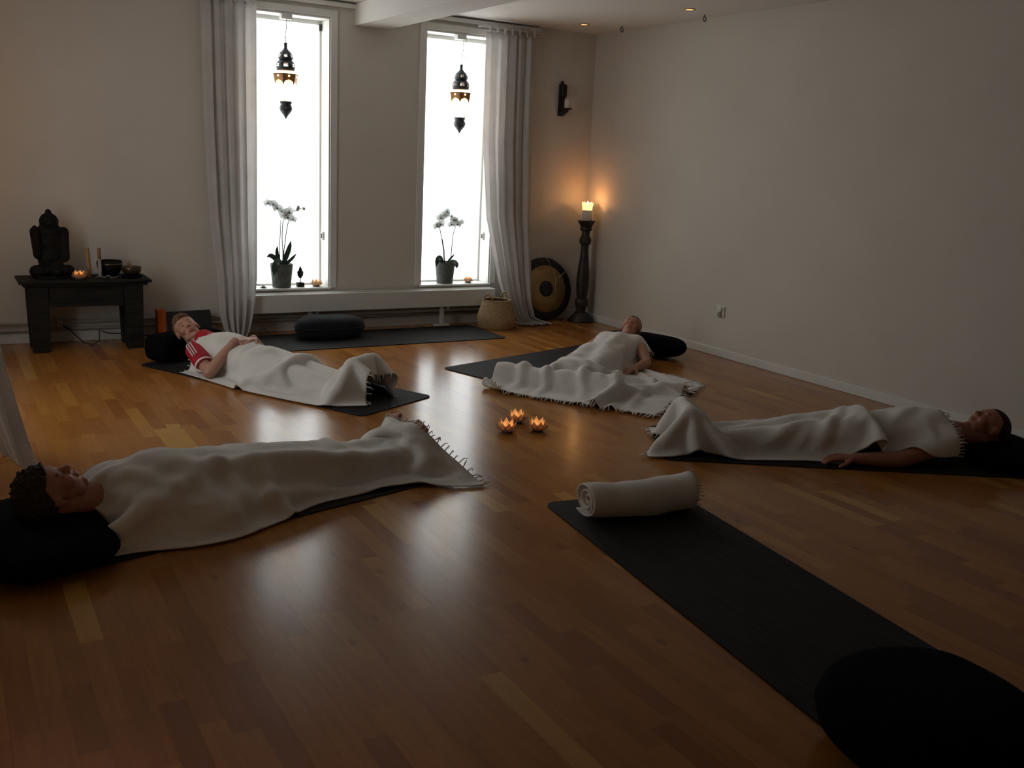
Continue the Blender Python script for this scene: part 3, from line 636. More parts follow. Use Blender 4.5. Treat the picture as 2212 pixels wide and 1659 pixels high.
FLAME = lathe_mesh([(0.0006, 0.012), (0.003, 0.014), (0.0048, 0.019), (0.0042, 0.025), (0.002, 0.031), (0.0004, 0.036)], 'flame', 10)
def lotus(x, y, z, label, rz, power, tlabel, group, sc=1.0):
    t = thing('lotus_holder', label, 'candle holder', (x, y, z), group)
    def part(nm, me, rot=0, par=t):
        o = bpy.data.objects.new(nm, me); COL.objects.link(o); o.parent = par; o.rotation_euler = (0, 0, rot); return o
    part('base', BMESH)
    for ring, n in ((0, 8), (1, 8), (2, 6)):
        for k in range(n):
            o = part('petal', PM[ring], 2 * PI * (k + 0.5 * ring) / n + rz); o.location = (0, 0, 0.004)
    t.scale = (sc,) * 3
    c = thing('tealight_candle', tlabel, 'candle', (x, y, z + 0.0065 * sc), 'lit tealights')
    for nm, me in (('tin_cup', CUP), ('wax', WAX), ('wick', WICK), ('flame', FLAME)): part(nm, me, 0, c)
    point_light('flame_light', (x, y, z + 0.034 * sc), power, (1.0, 0.52, 0.18), 0.008, c)
    bpy.context.view_layer.update()
G = 'shell lotus tealight holders'
lotus(2.622, 4.405, 0.0, 'shell lotus candle holder on the floor, left of the group of three', 0.1, CANDLE_W, 'lit tealight inside the left floor lotus', G)
lotus(2.778, 4.560, 0.0, 'shell lotus candle holder on the floor, rear of the group of three', 0.35, CANDLE_W, 'lit tealight inside the rear floor lotus', G)
lotus(2.795, 4.365, 0.0, 'shell lotus candle holder on the floor, right of the group of three', 0.2, CANDLE_W, 'lit tealight inside the right floor lotus', G)
lotus(2.712, 7.765, PZ, 'shell lotus candle holder on the left window sill', 0.1, CANDLE_W * 0.8, 'lit tealight inside the left sill lotus', G, 0.86)
lotus(4.140, 7.765, PZ, 'shell lotus candle holder on the right window sill', 0.3, CANDLE_W * 0.8, 'lit tealight inside the right sill lotus', G, 0.80)

# ------------------------------------------------------------------ altar table and what stands on it
TX0, TX1, TY0, TY1, TZ = 0.465, 1.320, 7.27, 7.635, 0.500
t = thing('altar_table', 'low dark weathered wooden table against the back wall', 'table', ((TX0 + TX1) / 2, 7.45, 0))
bm = new_bm(); box(bm, TX0, TX1, TY0, TY1, TZ - 0.022, TZ); bevel(obj('table_top', bm, 'table_wood', t, smooth=False), 0.007, 3)
bm = new_bm(); box(bm, TX0 + 0.025, TX1 - 0.025, TY0 + 0.02, TY1 - 0.005, TZ - 0.044, TZ - 0.0225); bevel(obj('moulding', bm, 'table_wood', t, smooth=False), 0.008, 2)
LX = (TX0 + 0.055, TX1 - 0.055)
for (a, b) in ((LX[0], LX[0] + 0.13), (LX[1] - 0.13, LX[1])):
    for (c, d) in ((TY0 + 0.03, TY0 + 0.13), (TY1 - 0.11, TY1 - 0.03)):
        bm = new_bm(); vs = box(bm, a, b, c, d, 0.0, TZ - 0.0445)
        for v in vs[:4]: v.co.x += (0.012 if v.co.x < (a + b) / 2 else -0.012)
        bevel(obj('leg', bm, 'table_wood', t, smooth=False), 0.006)
boxo('front_apron', 'table_wood', t, LX[0] + 0.131, LX[1] - 0.131, TY0 + 0.045, TY0 + 0.067, 0.315, TZ - 0.0445, bev=0.003)
boxo('back_apron', 'table_wood', t, LX[0] + 0.131, LX[1] - 0.131, TY1 - 0.06, TY1 - 0.04, 0.36, TZ - 0.0445, bev=0.003)
for a in (LX[0] + 0.02, LX[1] - 0.045): boxo('side_apron', 'table_wood', t, a, a + 0.022, TY0 + 0.131, TY1 - 0.111, 0.34, TZ - 0.0445, bev=0.003)
boxo('apron_rail', 'table_wood', t, LX[0] + 0.131, LX[1] - 0.131, TY0 + 0.036, TY0 + 0.0445, 0.315, 0.335, bev=0.003)

t = thing('statue', 'black seated meditating statue at the left end of the altar table', 'statue', (0.70, 7.47, TZ))
sx, sy, sz = 0.690, 7.47, TZ
bm = new_bm()
def E(x, y, z, r): ellipsoid(bm, (sx + x, sy + y, sz + z), r)
def C(a, b, ra, rb): rcone(bm, (sx + a[0], sy + a[1], sz + a[2]), (sx + b[0], sy + b[1], sz + b[2]), ra, rb)
E(0, 0.01, 0.05, (0.125, 0.095, 0.05)); C((-0.10, -0.03, 0.048), (0.03, -0.075, 0.05), 0.044, 0.034); C((0.105, -0.03, 0.048), (-0.03, -0.075, 0.06), 0.044, 0.034)
E(0, 0.02, 0.14, (0.086, 0.062, 0.10)); E(0, 0.02, 0.255, (0.092, 0.062, 0.09)); E(0, 0.015, 0.315, (0.100, 0.055, 0.048)); E(0, 0.012, 0.345, (0.070, 0.05, 0.03))
C((-0.090, 0.015, 0.318), (-0.082, -0.01, 0.16), 0.034, 0.030); C((0.090, 0.015, 0.315), (0.088, -0.01, 0.14), 0.036, 0.032)
C((-0.082, -0.02, 0.165), (-0.092, -0.052, 0.300), 0.026, 0.022); E(-0.096, -0.060, 0.335, (0.020, 0.014, 0.034))
C((0.088, -0.01, 0.14), (0.01, -0.075, 0.10), 0.030, 0.022)
C((0, 0.012, 0.33), (0, 0.008, 0.37), 0.042, 0.042); E(0, -0.002, 0.385, (0.053, 0.052, 0.052)); E(0, 0.008, 0.408, (0.056, 0.054, 0.038)); E(0, 0.01, 0.448, (0.021, 0.022, 0.026)); E(0, -0.05, 0.378, (0.009, 0.012, 0.016))
C((-0.054, 0.005, 0.40), (-0.051, 0.003, 0.35), 0.009, 0.009); C((0.054, 0.005, 0.40), (0.051, 0.003, 0.35), 0.009, 0.009)
obj('body', remesh(bm, 0.005, 4), 'bronze_dark', t)
bm = new_bm(); lathe(bm, [(0.12, TZ + 0.0005), (0.128, TZ + 0.003), (0.125, TZ + 0.016), (0.11, TZ + 0.018)], (sx, sy, 0), 28, sy=0.8); obj('plinth', bm, 'bronze_dark', t)
lotus(0.852, 7.345, TZ + 0.0005, 'shell lotus candle holder glowing on the altar table', 0.2, CANDLE_W, 'lit tealight inside the altar lotus', G, 0.86)
bm = new_bm(); lathe(bm, [(0.012, 0), (0.0135, 0.002), (0.0125, 0.09), (0.0120, 0.208), (0.0095, 0.212)], (0, 0, 0), 16, M=Matrix.Rotation(math.radians(-3), 3, 'Y'))
o = tag(obj('wooden_tube', bm, 'bamboo'), 'slim brown upright wooden tube beside the glowing altar lotus', 'tube'); o.location = (0.933, 7.44, TZ + 0.001)
t = thing('taper_candle', 'slim upright candle, grey below and brown at the top, on the altar', 'candle', (0.998, 7.43, TZ))
bm = new_bm(); lathe(bm, [(0.012, TZ + 0.0005), (0.0125, TZ + 0.003), (0.0115, TZ + 0.13)], (0.998, 7.43, 0), 16); obj('lower_shaft', bm, 'wax_grey', t)
bm = new_bm(); lathe(bm, [(0.0117, TZ + 0.1305), (0.0120, TZ + 0.205), (0.010, TZ + 0.209)], (0.998, 7.43, 0), 16); obj('upper_shaft', bm, 'bamboo', t)
# large dark bowl behind, singing bowl with mallet, bead string
t = thing('large_bowl', 'large dark singing bowl at the back of the altar table', 'bowl', (1.075, 7.54, TZ))
bm = new_bm(); lathe(bm, [(0.035, TZ + 0.0005), (0.06, TZ + 0.012), (0.082, TZ + 0.05), (0.088, TZ + 0.085), (0.085, TZ + 0.106), (0.082, TZ + 0.108), (0.080, TZ + 0.104), (0.076, TZ + 0.06), (0.05, TZ + 0.02), (0.01, TZ + 0.016)], (1.08, 7.54, 0), 32); obj('shell', bm, 'bronze_dark', t)
bm = new_bm(); lathe(bm, [(0.0875, TZ + 0.078), (0.0895, TZ + 0.082), (0.0895, TZ + 0.088), (0.0872, TZ + 0.092)], (1.08, 7.54, 0), 32, cap=False); obj('rim_band', bm, 'brass_bowl', t)
t = thing('singing_bowl', 'small brassy singing bowl at the right end of the altar table', 'bowl', (1.205, 7.40, TZ))
bm = new_bm(); lathe(bm, [(0.03, TZ + 0.020), (0.05, TZ + 0.026), (0.064, TZ + 0.045), (0.068, TZ + 0.074), (0.066, TZ + 0.078), (0.063, TZ + 0.074), (0.058, TZ + 0.048), (0.04, TZ + 0.034), (0.01, TZ + 0.032)], (1.205, 7.40, 0), 32); obj('shell', bm, 'brass_bowl', t)
bm = new_bm(); lathe(bm, [(0.055, TZ + 0.0005), (0.07, TZ + 0.006), (0.072, TZ + 0.014), (0.055, TZ + 0.0195), (0.03, TZ + 0.0195)], (1.205, 7.40, 0), 24); obj('ring_cushion', bm, 'black_fabric', t)
bm = new_bm(); tube(bm, [(1.222, 7.415, TZ + 0.045), (1.196, 7.405, TZ + 0.085), (1.184, 7.40, TZ + 0.112)], 0.011, 12); tag(obj('mallet', bm, 'bamboo'), 'short brown wooden mallet standing in the small singing bowl', 'mallet')
t = thing('bead_string', 'grey bead string lying on the altar before the dark bowl', 'beads', (1.05, 7.40, TZ))
for k in range(22):
    u = k / 21; xx = 0.965 + 0.15 * u; yy = 7.375 + 0.03 * math.sin(7 * u); bm = new_bm(); ellipsoid(bm, (xx, yy, TZ + 0.0065 + (0.012 if 9 < k < 13 else 0)), (0.0065,) * 3, seg=8, rings=6); obj('bead', bm, 'beads_grey', t)
bm = new_bm(); tube(bm, [(0.74, 7.655, 0.145), (0.80, 7.62, 0.10), (0.88, 7.55, 0.012), (0.94, 7.50, 0.006), (0.99, 7.56, 0.02), (1.0, 7.62, 0.085), (1.06, 7.60, 0.065), (1.20, 7.62, 0.05), (1.36, 7.62, 0.03)], 0.004, 8)
tag(obj('power_cable', bm, 'cord_black'), 'loose black cable hanging under the altar table', 'cable')
t = thing('wall_outlet', 'small white wall outlet behind the altar table legs', 'outlet', (0.80, YB, 0.13)); 
boxo('plate', 'socket_white', t, 0.725, 0.755, 7.628, 7.652, 0.12, 0.165, bev=0.003); boxo('plug', 'socket_dark', t, 0.733, 0.747, 7.61, 7.6275, 0.133, 0.150)

# leaning panel and orange book
t = thing('leaning_board', 'flat black board leaning on the wall behind the sleeping boy', 'board', (1.64, 7.56, 0))
bm = new_bm(); vs = box(bm, 1.475, 1.805, 7.52, 7.535, 0.001, 0.205)
for v in vs:
    if v.co.z > 0.1: v.co.y += 0.09
    v.co.z += (v.co.x - 1.475) * 0.02
bevel(obj('board', bm, 'panel_black', t, smooth=False), 0.003)
bm = new_bm(); vs = box(bm, 1.462, 1.4745, 7.518, 7.537, 0.001, 0.206)
for v in vs:
    if v.co.z > 0.1: v.co.y += 0.09
obj('edge_strip', bm, 'panel_edge', t, smooth=False)
t = thing('orange_box', 'upright orange box next to the black board', 'box', (1.42, 7.56, 0))
bm = new_bm(); vs = box(bm, 1.392, 1.450, 7.50, 7.60, 0.0005, 0.232)
bevel(obj('carton', bm, 'orange_paper', t, smooth=False), 0.002)
boxo('lid_flap', 'orange_paper', t, 1.391, 1.451, 7.499, 7.601, 0.2325, 0.2355)
bm = new_bm(); tube(bm, [(2.02, 7.41, 0.006), (2.06, 7.39, 0.012), (2.09, 7.40, 0.035), (2.13, 7.43, 0.06), (2.19, 7.48, 0.065), (2.23, 7.515, 0.03), (2.24, 7.52, 0.004)], 0.0025, 6); tag(obj('thin_cable', bm, 'cord_black'), 'thin dark cable curling at the foot of the left curtain', 'cable')

# ------------------------------------------------------------------ basket
t = thing('straw_basket', 'round woven straw basket with two handles by the radiator end', 'basket', (4.222, 7.385, 0))
bc = Vector((4.225, 7.375, 0))
prof = []
for i in range(31):
    u = i / 30; z = 0.002 + 0.243 * u; r = 0.150 + 0.022 * math.sin(min(1, u * 1.9) * PI / 2) * (1 - u) * 1.6 - 0.028 * max(0, u - 0.35) / 0.65
    prof.append((r + (0.0022 if i % 2 else 0), z))
inner = [(r - 0.008, z) for r, z in reversed(prof[2:])]
bm = new_bm(); lathe(bm, [(0.02, 0.001)] + prof, bc, 40, cap=False); obj('woven_wall', bm, 'basket_straw', t)
bm = new_bm(); lathe(bm, inner + [(0.02, 0.012)], bc, 40, cap=False); obj('lining', bm, 'basket_inner', t)
rt_ = prof[-1][0] - 0.003; bm = new_bm(); tube(bm, [(bc.x + math.cos(a) * rt_, bc.y + math.sin(a) * rt_, 0.247) for a in [2 * PI * i / 40 for i in range(41)]], 0.0075, 8); obj('rim', bm, 'basket_straw', t)
for a0 in (math.radians(200), math.radians(20)):
    pts = []
    for i in range(13):
        u = i / 12; a = a0 + (u - 0.5) * 0.95; pts.append((bc.x + math.cos(a) * (rt_ + 0.002), bc.y + math.sin(a) * (rt_ + 0.002), 0.240 + 0.07 * math.sin(PI * u) ** 0.7))
    bm = new_bm(); tube(bm, pts, 0.007, 8); obj('handle', bm, 'basket_straw', t)

# ------------------------------------------------------------------ gong
t = thing('gong', 'large round gong with dark rim leaning in the corner', 'gong', (4.88, 7.55, 0))
gc = Vector((4.875, 7.600, 0.300)); tilt = math.radians(12)
gx = Vector((1, 0, 0)); gn = Vector((0, -math.cos(tilt), math.sin(tilt))); gu = gx.cross(gn) * -1
if gu.z < 0: gu = -gu
M = Matrix((gx, gu, gn)).transposed(); R_ = 0.292
bm = new_bm(); lathe(bm, [(R_ * 0.745, -0.004), (R_ * 0.9, -0.006), (R_ * 0.985, -0.012), (R_, -0.022), (R_, -0.045), (R_ * 0.985, -0.045), (R_ * 0.97, -0.024), (R_ * 0.9, -0.014), (R_ * 0.745, -0.012)], gc, 56, cap=False, M=M); obj('rim', bm, 'gong_rim', t)
bm = new_bm(); lathe(bm, [(R_ * 0.255, 0.006), (R_ * 0.4, 0.004), (R_ * 0.745, -0.0035), (R_ * 0.745, -0.0115), (R_ * 0.255, -0.004)], gc, 56, cap=False, M=M); obj('face', bm, 'gong_face', t)
bm = new_bm(); lathe(bm, [(0.002, 0.014), (R_ * 0.12, 0.0135), (R_ * 0.22, 0.010), (R_ * 0.254, 0.0062), (R_ * 0.254, -0.004), (0.002, -0.002)], gc, 40, M=M); obj('hub', bm, 'gong_hub', t)
def gp(a, b, c=0.012): return gc + gx * a + gu * b + gn * c
bm = new_bm(); tube(bm, [gp(0.02, R_, 0), gp(0.04, R_ * 0.85), gp(0.085, R_ * 0.50), gp(0.105, R_ * 0.30), gp(0.10, 0.03), gp(0.09, -0.05, 0.016)], 0.004, 7); obj('hanging_cord', bm, 'cord_light', t)
bm = new_bm(); tube(bm, [gp(0.105, R_ * 0.30), gp(0.17, R_ * 0.40), gp(0.235, R_ * 0.56), gp(0.25, R_ * 0.58, -0.01)], 0.0035, 7); obj('side_cord', bm, 'cord_light', t)

# ------------------------------------------------------------------ candle stand and pillar candle
cx_, cy_ = 5.196, 7.470
t = thing('candle_stand', 'tall dark turned wooden candle stand in the room corner', 'candle stand', (cx_, cy_, 0))
def hz(v): return 0.940 * (1440 - v) / 1080
def L_part(nm, pr, seg=28): 
    b = new_bm(); lathe(b, [(r, hz(v)) for r, v in pr], (cx_, cy_, 0), seg); return obj(nm, b, 'stand_wood', t, sharp=50)
L_part('foot', [(0.118, 1440), (0.122, 1432), (0.120, 1418), (0.095, 1385), (0.075, 1365), (0.060, 1345), (0.050, 1335)], 32)
L_part('lower_ring', [(0.042, 1334), (0.046, 1300), (0.052, 1275), (0.062, 1262), (0.064, 1230), (0.060, 1198), (0.048, 1185)])
L_part('shaft', [(0.047, 1184), (0.055, 1110), (0.059, 1030), (0.057, 930), (0.051, 850), (0.043, 780), (0.037, 700), (0.036, 640), (0.038, 612)])
L_part('upper_ring', [(0.040, 611), (0.050, 604), (0.055, 585), (0.054, 560), (0.050, 540), (0.040, 532), (0.035, 505), (0.040, 470), (0.052, 462), (0.056, 448), (0.053, 430)])
L_part('cup', [(0.048, 429), (0.052, 424), (0.066, 395), (0.082, 366), (0.083, 360), (0.05, 360)])
t = thing('pillar_candle', 'thick white lit pillar candle on the tall stand', 'candle', (cx_, cy_, 0.941))
bm = new_bm(); lathe(bm, [(0.046, 0.941), (0.047, 0.945), (0.045, 0.99), (0.045, 1.035)], (cx_, cy_, 0), 28); obj('wax_body', bm, 'wax_white', t)
bm = new_bm(); rings = lathe(bm, [(0.045, 1.0355), (0.047, 1.066), (0.053, 1.098), (0.051, 1.100), (0.040, 1.084), (0.02, 1.064), (0.002, 1.063)], (cx_, cy_, 0), 28, cap=True)
for k in (2, 3):
    for i, v in enumerate(rings[k]): v.co.z += 0.009 * math.sin(i * 0.9) + 0.006 * math.sin(i * 2.1)
obj('glowing_rim', bm, 'candle_glow', t)
bm = new_bm(); tube(bm, [(cx_, cy_, 1.063), (cx_, cy_, 1.078)], 0.0014, 6); obj('wick', bm, 'cord_black', t)
bm = new_bm(); lathe(bm, [(0.001, 1.070), (0.008, 1.076), (0.013, 1.088), (0.011, 1.100), (0.005, 1.110), (0.0008, 1.118)], (cx_, cy_, 0), 12); obj('flame', bm, 'flame', t)
point_light('flame_light', (cx_, cy_, 1.112), 1.5, (1.0, 0.46, 0.16), 0.012, t)

# ------------------------------------------------------------------ wall sconce
t = thing('wall_sconce', 'dark carved wall sconce on the back wall near the corner', 'sconce', (4.99, YB, 1.9))
bm = new_bm(); box(bm, 4.958, 5.022, YB - 0.022, YB - 0.001, 1.86, 2.14); bevel(obj('back_plate', bm, 'sconce_iron', t, smooth=False), 0.006)
bm = new_bm(); rcone(bm, (4.985, YB - 0.018, 2.14), (4.985, YB - 0.018, 2.155), 0.018, 0.012); obj('finial', bm, 'sconce_iron', t)
bm = new_bm(); box(bm, 4.962, 5.018, YB - 0.060, YB - 0.0225, 2.02, 2.135); bevel(obj('carved_head', bm, 'sconce_iron', t, smooth=False), 0.014, 3)
bm = new_bm(); rcone(bm, (4.99, YB - 0.03, 1.885), (4.995, YB - 0.10, 1.905), 0.026, 0.016); obj('arm', bm, 'sconce_iron', t)
bm = new_bm(); lathe(bm, [(0.015, 1.912), (0.036, 1.918), (0.046, 1.927), (0.044, 1.929), (0.03, 1.924)], (4.995, YB - 0.105, 0), 20); obj('drip_cup', bm, 'sconce_iron', t)
t = thing('sconce_candle', 'short unlit white candle on the wall sconce', 'candle', (4.995, YB - 0.105, 1.925))
bm = new_bm(); lathe(bm, [(0.027, 1.9275), (0.028, 1.93), (0.028, 2.0), (0.025, 2.006), (0.004, 2.003)], (4.995, YB - 0.105, 0), 20); obj('wax_body', bm, 'wax_white', t)
bm = new_bm(); tube(bm, [(4.995, YB - 0.105, 2.002), (4.996, YB - 0.105, 2.014)], 0.001, 6); obj('wick', bm, 'cord_black', t)

t = thing('wall_sconce', 'dark wall sconce with a lit candle on the left wall', 'sconce', (XL, 6.95, 1.3))
boxo('back_plate', 'sconce_iron', t, XL + 0.001, XL + 0.022, 6.92, 6.98, 1.22, 1.50, bev=0.005)
bm = new_bm(); rcone(bm, (XL + 0.03, 6.95, 1.245), (XL + 0.10, 6.95, 1.265), 0.026, 0.016); obj('arm', bm, 'sconce_iron', t)
bm = new_bm(); lathe(bm, [(0.015, 1.272), (0.036, 1.278), (0.046, 1.287), (0.03, 1.284)], (XL + 0.105, 6.95, 0), 20); obj('drip_cup', bm, 'sconce_iron', t)
bm = new_bm(); lathe(bm, [(0.027, 1.2875), (0.028, 1.29), (0.028, 1.36), (0.004, 1.362)], (XL + 0.105, 6.95, 0), 20); obj('candle', bm, 'wax_white', t)
bm = new_bm(); lathe(bm, [(0.001, 1.366), (0.006, 1.376), (0.005, 1.392), (0.0006, 1.408)], (XL + 0.105, 6.95, 0), 10); obj('flame', bm, 'flame', t)
point_light('flame_light', (XL + 0.105, 6.95, 1.40), 2.4, (1.0, 0.50, 0.18), 0.012, t)

# ------------------------------------------------------------------ socket, downlights, ceiling rings
t = thing('wall_socket', 'white double wall socket low on the right wall', 'socket', (XR, 5.735, 0.36))
boxo('plate', 'socket_white', t, XR - 0.010, XR - 0.001, 5.690, 5.780, 0.315, 0.405, bev=0.004)
bm = new_bm(); lathe(bm, [(0.022, 0.0), (0.024, 0.001), (0.024, 0.012), (0.020, 0.013)], (XR - 0.0101, 5.735, 0.378), 20, M=Vector((-1, 0, 0)).to_track_quat('Z', 'Y').to_matrix()); obj('outlet_face', bm, 'socket_white', t)
bm = new_bm(); lathe(bm, [(0.019, 0.0), (0.021, 0.001), (0.021, 0.010), (0.016, 0.010)], (XR - 0.0101, 5.735, 0.335), 20, M=Vector((-1, 0, 0)).to_track_quat('Z', 'Y').to_matrix()); obj('outlet_face', bm, 'socket_dark', t)
for x, y, lab in ((4.876, 7.228, 'small dim orange ceiling downlight nearest the corner'), (4.943, 5.948, 'small dim orange ceiling downlight nearer the camera')):
    t = thing('downlight', lab, 'downlight', (x, y, ZC), 'ceiling downlights')
    bm = new_bm(); lathe(bm, [(0.030, ZC - 0.001), (0.040, ZC - 0.001), (0.041, ZC - 0.004), (0.031, ZC - 0.006), (0.030, ZC - 0.004)], (x, y, 0), 24, cap=False); obj('trim_ring', bm, 'dl_metal', t)
    bm = new_bm(); lathe(bm, [(0.0295, ZC - 0.0035), (0.026, ZC - 0.0045), (0.004, ZC - 0.005)], (x, y, 0), 24); obj('lens', bm, 'dl_glow', t)
for x, y, lab in ((5.149, 7.06, 'small metal ring hanging from the ceiling near the corner'), (5.19, 6.06, 'small metal ring hanging from the ceiling nearer the camera')):
    t = thing('ceiling_ring', lab, 'ring', (x, y, ZC), 'ceiling rings')
    bm = new_bm(); tube(bm, [(x, y, ZC - 0.001), (x, y, ZC - 0.016)], 0.004, 8); obj('screw_eye', bm, 'ring_iron', t)
    bm = new_bm(); tube(bm, [(x + math.cos(a) * 0.014, y + math.sin(a) * 0.004, ZC - 0.033 + math.sin(a) * 0.018) for a in [2 * PI * i / 16 for i in range(17)]], 0.0035, 8); obj('ring', bm, 'ring_iron', t)

# ------------------------------------------------------------------ candle lantern on the floor by the left wall
t = thing('floor_lantern', 'brass floor lantern by the left wall', 'lantern', (0.02, 1.62, 0))
for a in (-0.07, 0.062):
    for b in (-0.07, 0.062): boxo('post', 'lantern_brass', t, 0.02 + a, 0.028 + a, 1.62 + b, 1.628 + b, 0.014, 0.27)
boxo('base', 'lantern_brass', t, -0.06, 0.10, 1.54, 1.70, 0.0005, 0.0135, bev=0.003)
bm = new_bm(); lathe(bm, [(0.115, 0.2705), (0.11, 0.28), (0.03, 0.35), (0.012, 0.36)], (0.02, 1.62, 0), 4, M=Matrix.Rotation(PI / 4, 3, 'Z')); obj('roof', bm, 'lantern_brass', t, smooth=False)
bm = new_bm(); lathe(bm, [(0.035, 0.0145), (0.036, 0.017), (0.035, 0.12), (0.004, 0.118)], (0.02, 1.62, 0), 20); obj('candle', bm, 'wax_white', t)
bm = new_bm(); lathe(bm, [(0.001, 0.122), (0.008, 0.135), (0.006, 0.155), (0.0008, 0.172)], (0.02, 1.62, 0), 12); obj('flame', bm, 'flame', t)
point_light('flame_light', (0.02, 1.62, 0.19), LANTERN_W, (1.0, 0.56, 0.22), 0.02, t)

# ------------------------------------------------------------------ mats
def yoga_mat(key, label):
    c, a, l, w = MATDATA[key]; d, n = ang(a); bm = new_bm(); r = 0.05; pts = []
    for sx_, sy_, a0 in ((1, 1, 0), (-1, 1, 90), (-1, -1, 180), (1, -1, 270)):
        for i in range(7):
            q = math.radians(a0 + 15 * i); pts.append((sx_ * (l / 2 - r) + r * math.cos(q), sy_ * (w / 2 - r) + r * math.sin(q)))
    lo = [bm.verts.new((x, y, 0.0005)) for x, y in pts]; hi = [bm.verts.new((x, y, 0.006)) for x, y in pts]
    bm.faces.new(list(reversed(lo))); bm.faces.new(hi)
    for i in range(len(pts)):
        j = (i + 1) % len(pts); bm.faces.new((lo[i], lo[j], hi[j], hi[i]))
    o = obj('yoga_mat', bm, 'mat_streak', smooth=False); o.location = (c[0], c[1], 0); o.rotation_euler = (0, 0, math.radians(a)); tag(o, label, 'mat', 'black yoga mats'); return o
mat('mat_streak', (0.0065, 0.0065, 0.007), 0.75, var=0.3, scale=14, stretch=(0.35, 4, 1), bump=0.35, bscale=40, col2=(0.020, 0.018, 0.018), spec=0.25)
yoga_mat('A', 'black yoga mat under the boy in red'); yoga_mat('B', 'black yoga mat under the child lying near the right wall')
yoga_mat('C', 'black yoga mat under the sleeper at the right edge'); yoga_mat('D', 'black yoga mat under the nearest sleeper on the left')
yoga_mat('back', 'black yoga mat in front of the radiator'); yoga_mat('front', 'empty black yoga mat with a rolled blanket in the foreground')

# ------------------------------------------------------------------ cushions
def cushion(name, label, c, deg, rad, p=2.6, m='black_fabric', z0=0.0065, flat=0.5, seed=0, seam=True):
    """super-ellipsoid cushion resting on z0"""
    t = thing(name, label, 'cushion', (c[0], c[1], z0)); d, n = ang(deg); bm = new_bm(); rows = []; NU, NV = 48, 20
    def sp(v, e): return math.copysign(abs(v) ** e, v)
    for i in range(1, NV):
        th = -PI / 2 + PI * i / NV; row = []
        for j in range(NU):
            ph = 2 * PI * j / NU; e = 2 / p
            x = rad[0] * sp(math.cos(th), flat) * sp(math.cos(ph), e); y = rad[1] * sp(math.cos(th), flat) * sp(math.sin(ph), e); z = rad[2] * sp(math.sin(th), 0.8)
            w = 0.012 * noise.noise(Vector((x * 7 + seed, y * 7, z * 7)))
            q = d * (x * (1 + w)) + n * (y * (1 + w)) + Vector((0, 0, z + rad[2] + w * (0.6 if z > 0 else 0)))
            row.append(bm.verts.new(Vector((c[0], c[1], z0)) + q))
        rows.append(row)
    for i in range(len(rows) - 1):
        for j in range(NU):
            k = (j + 1) % NU; bm.faces.new((rows[i][j], rows[i][k], rows[i + 1][k], rows[i + 1][j]))
    bm.faces.new(list(reversed(rows[0]))); bm.faces.new(rows[-1])
    obj('cover', bm, m, t)
    if seam:
        bm = new_bm(); e = 2 / p
        tube(bm, [Vector((c[0], c[1], z0 + rad[2])) + d * (rad[0] * 1.004 * sp(math.cos(a), e)) + n * (rad[1] * 1.004 * sp(math.sin(a), e)) for a in [2 * PI * i / 64 for i in range(65)]], 0.004, 6); obj('piping', bm, m, t)
    return t
cushion('meditation_cushion', 'round charcoal meditation cushion on the mat by the radiator', (2.665, 7.30), 0, (0.285, 0.150, 0.088), 2.3, 'charcoal_fabric', flat=0.42, seed=3)
cushion('black_bolster', 'black block bolster under the head of the boy in red', (1.455, 6.865), 30.5, (0.28, 0.11, 0.090), 9, flat=0.18, seed=1)
cushion('black_pillow', 'black pillow under the child near the right wall', (4.76, 5.98), 123, (0.36, 0.17, 0.080), 2.6, flat=0.5, seed=5)
cushion('black_pillow', 'black pillow at the right picture edge under the bald sleeper', (4.86, 2.97), 58, (0.32, 0.22, 0.050), 3.2, flat=0.4, seed=6)
cushion('black_pillow', 'black pillow in the lower left corner under the nearest sleeper', (0.215, 3.66), 104, (0.36, 0.24, 0.055), 3.4, flat=0.4, seed=7)
cushion('black_bolster', 'large black bolster on the near end of the empty mat', (2.10, 1.355), -14, (0.265, 0.255, 0.105), 2.4, 'black_fabric', flat=0.45, seed=8)

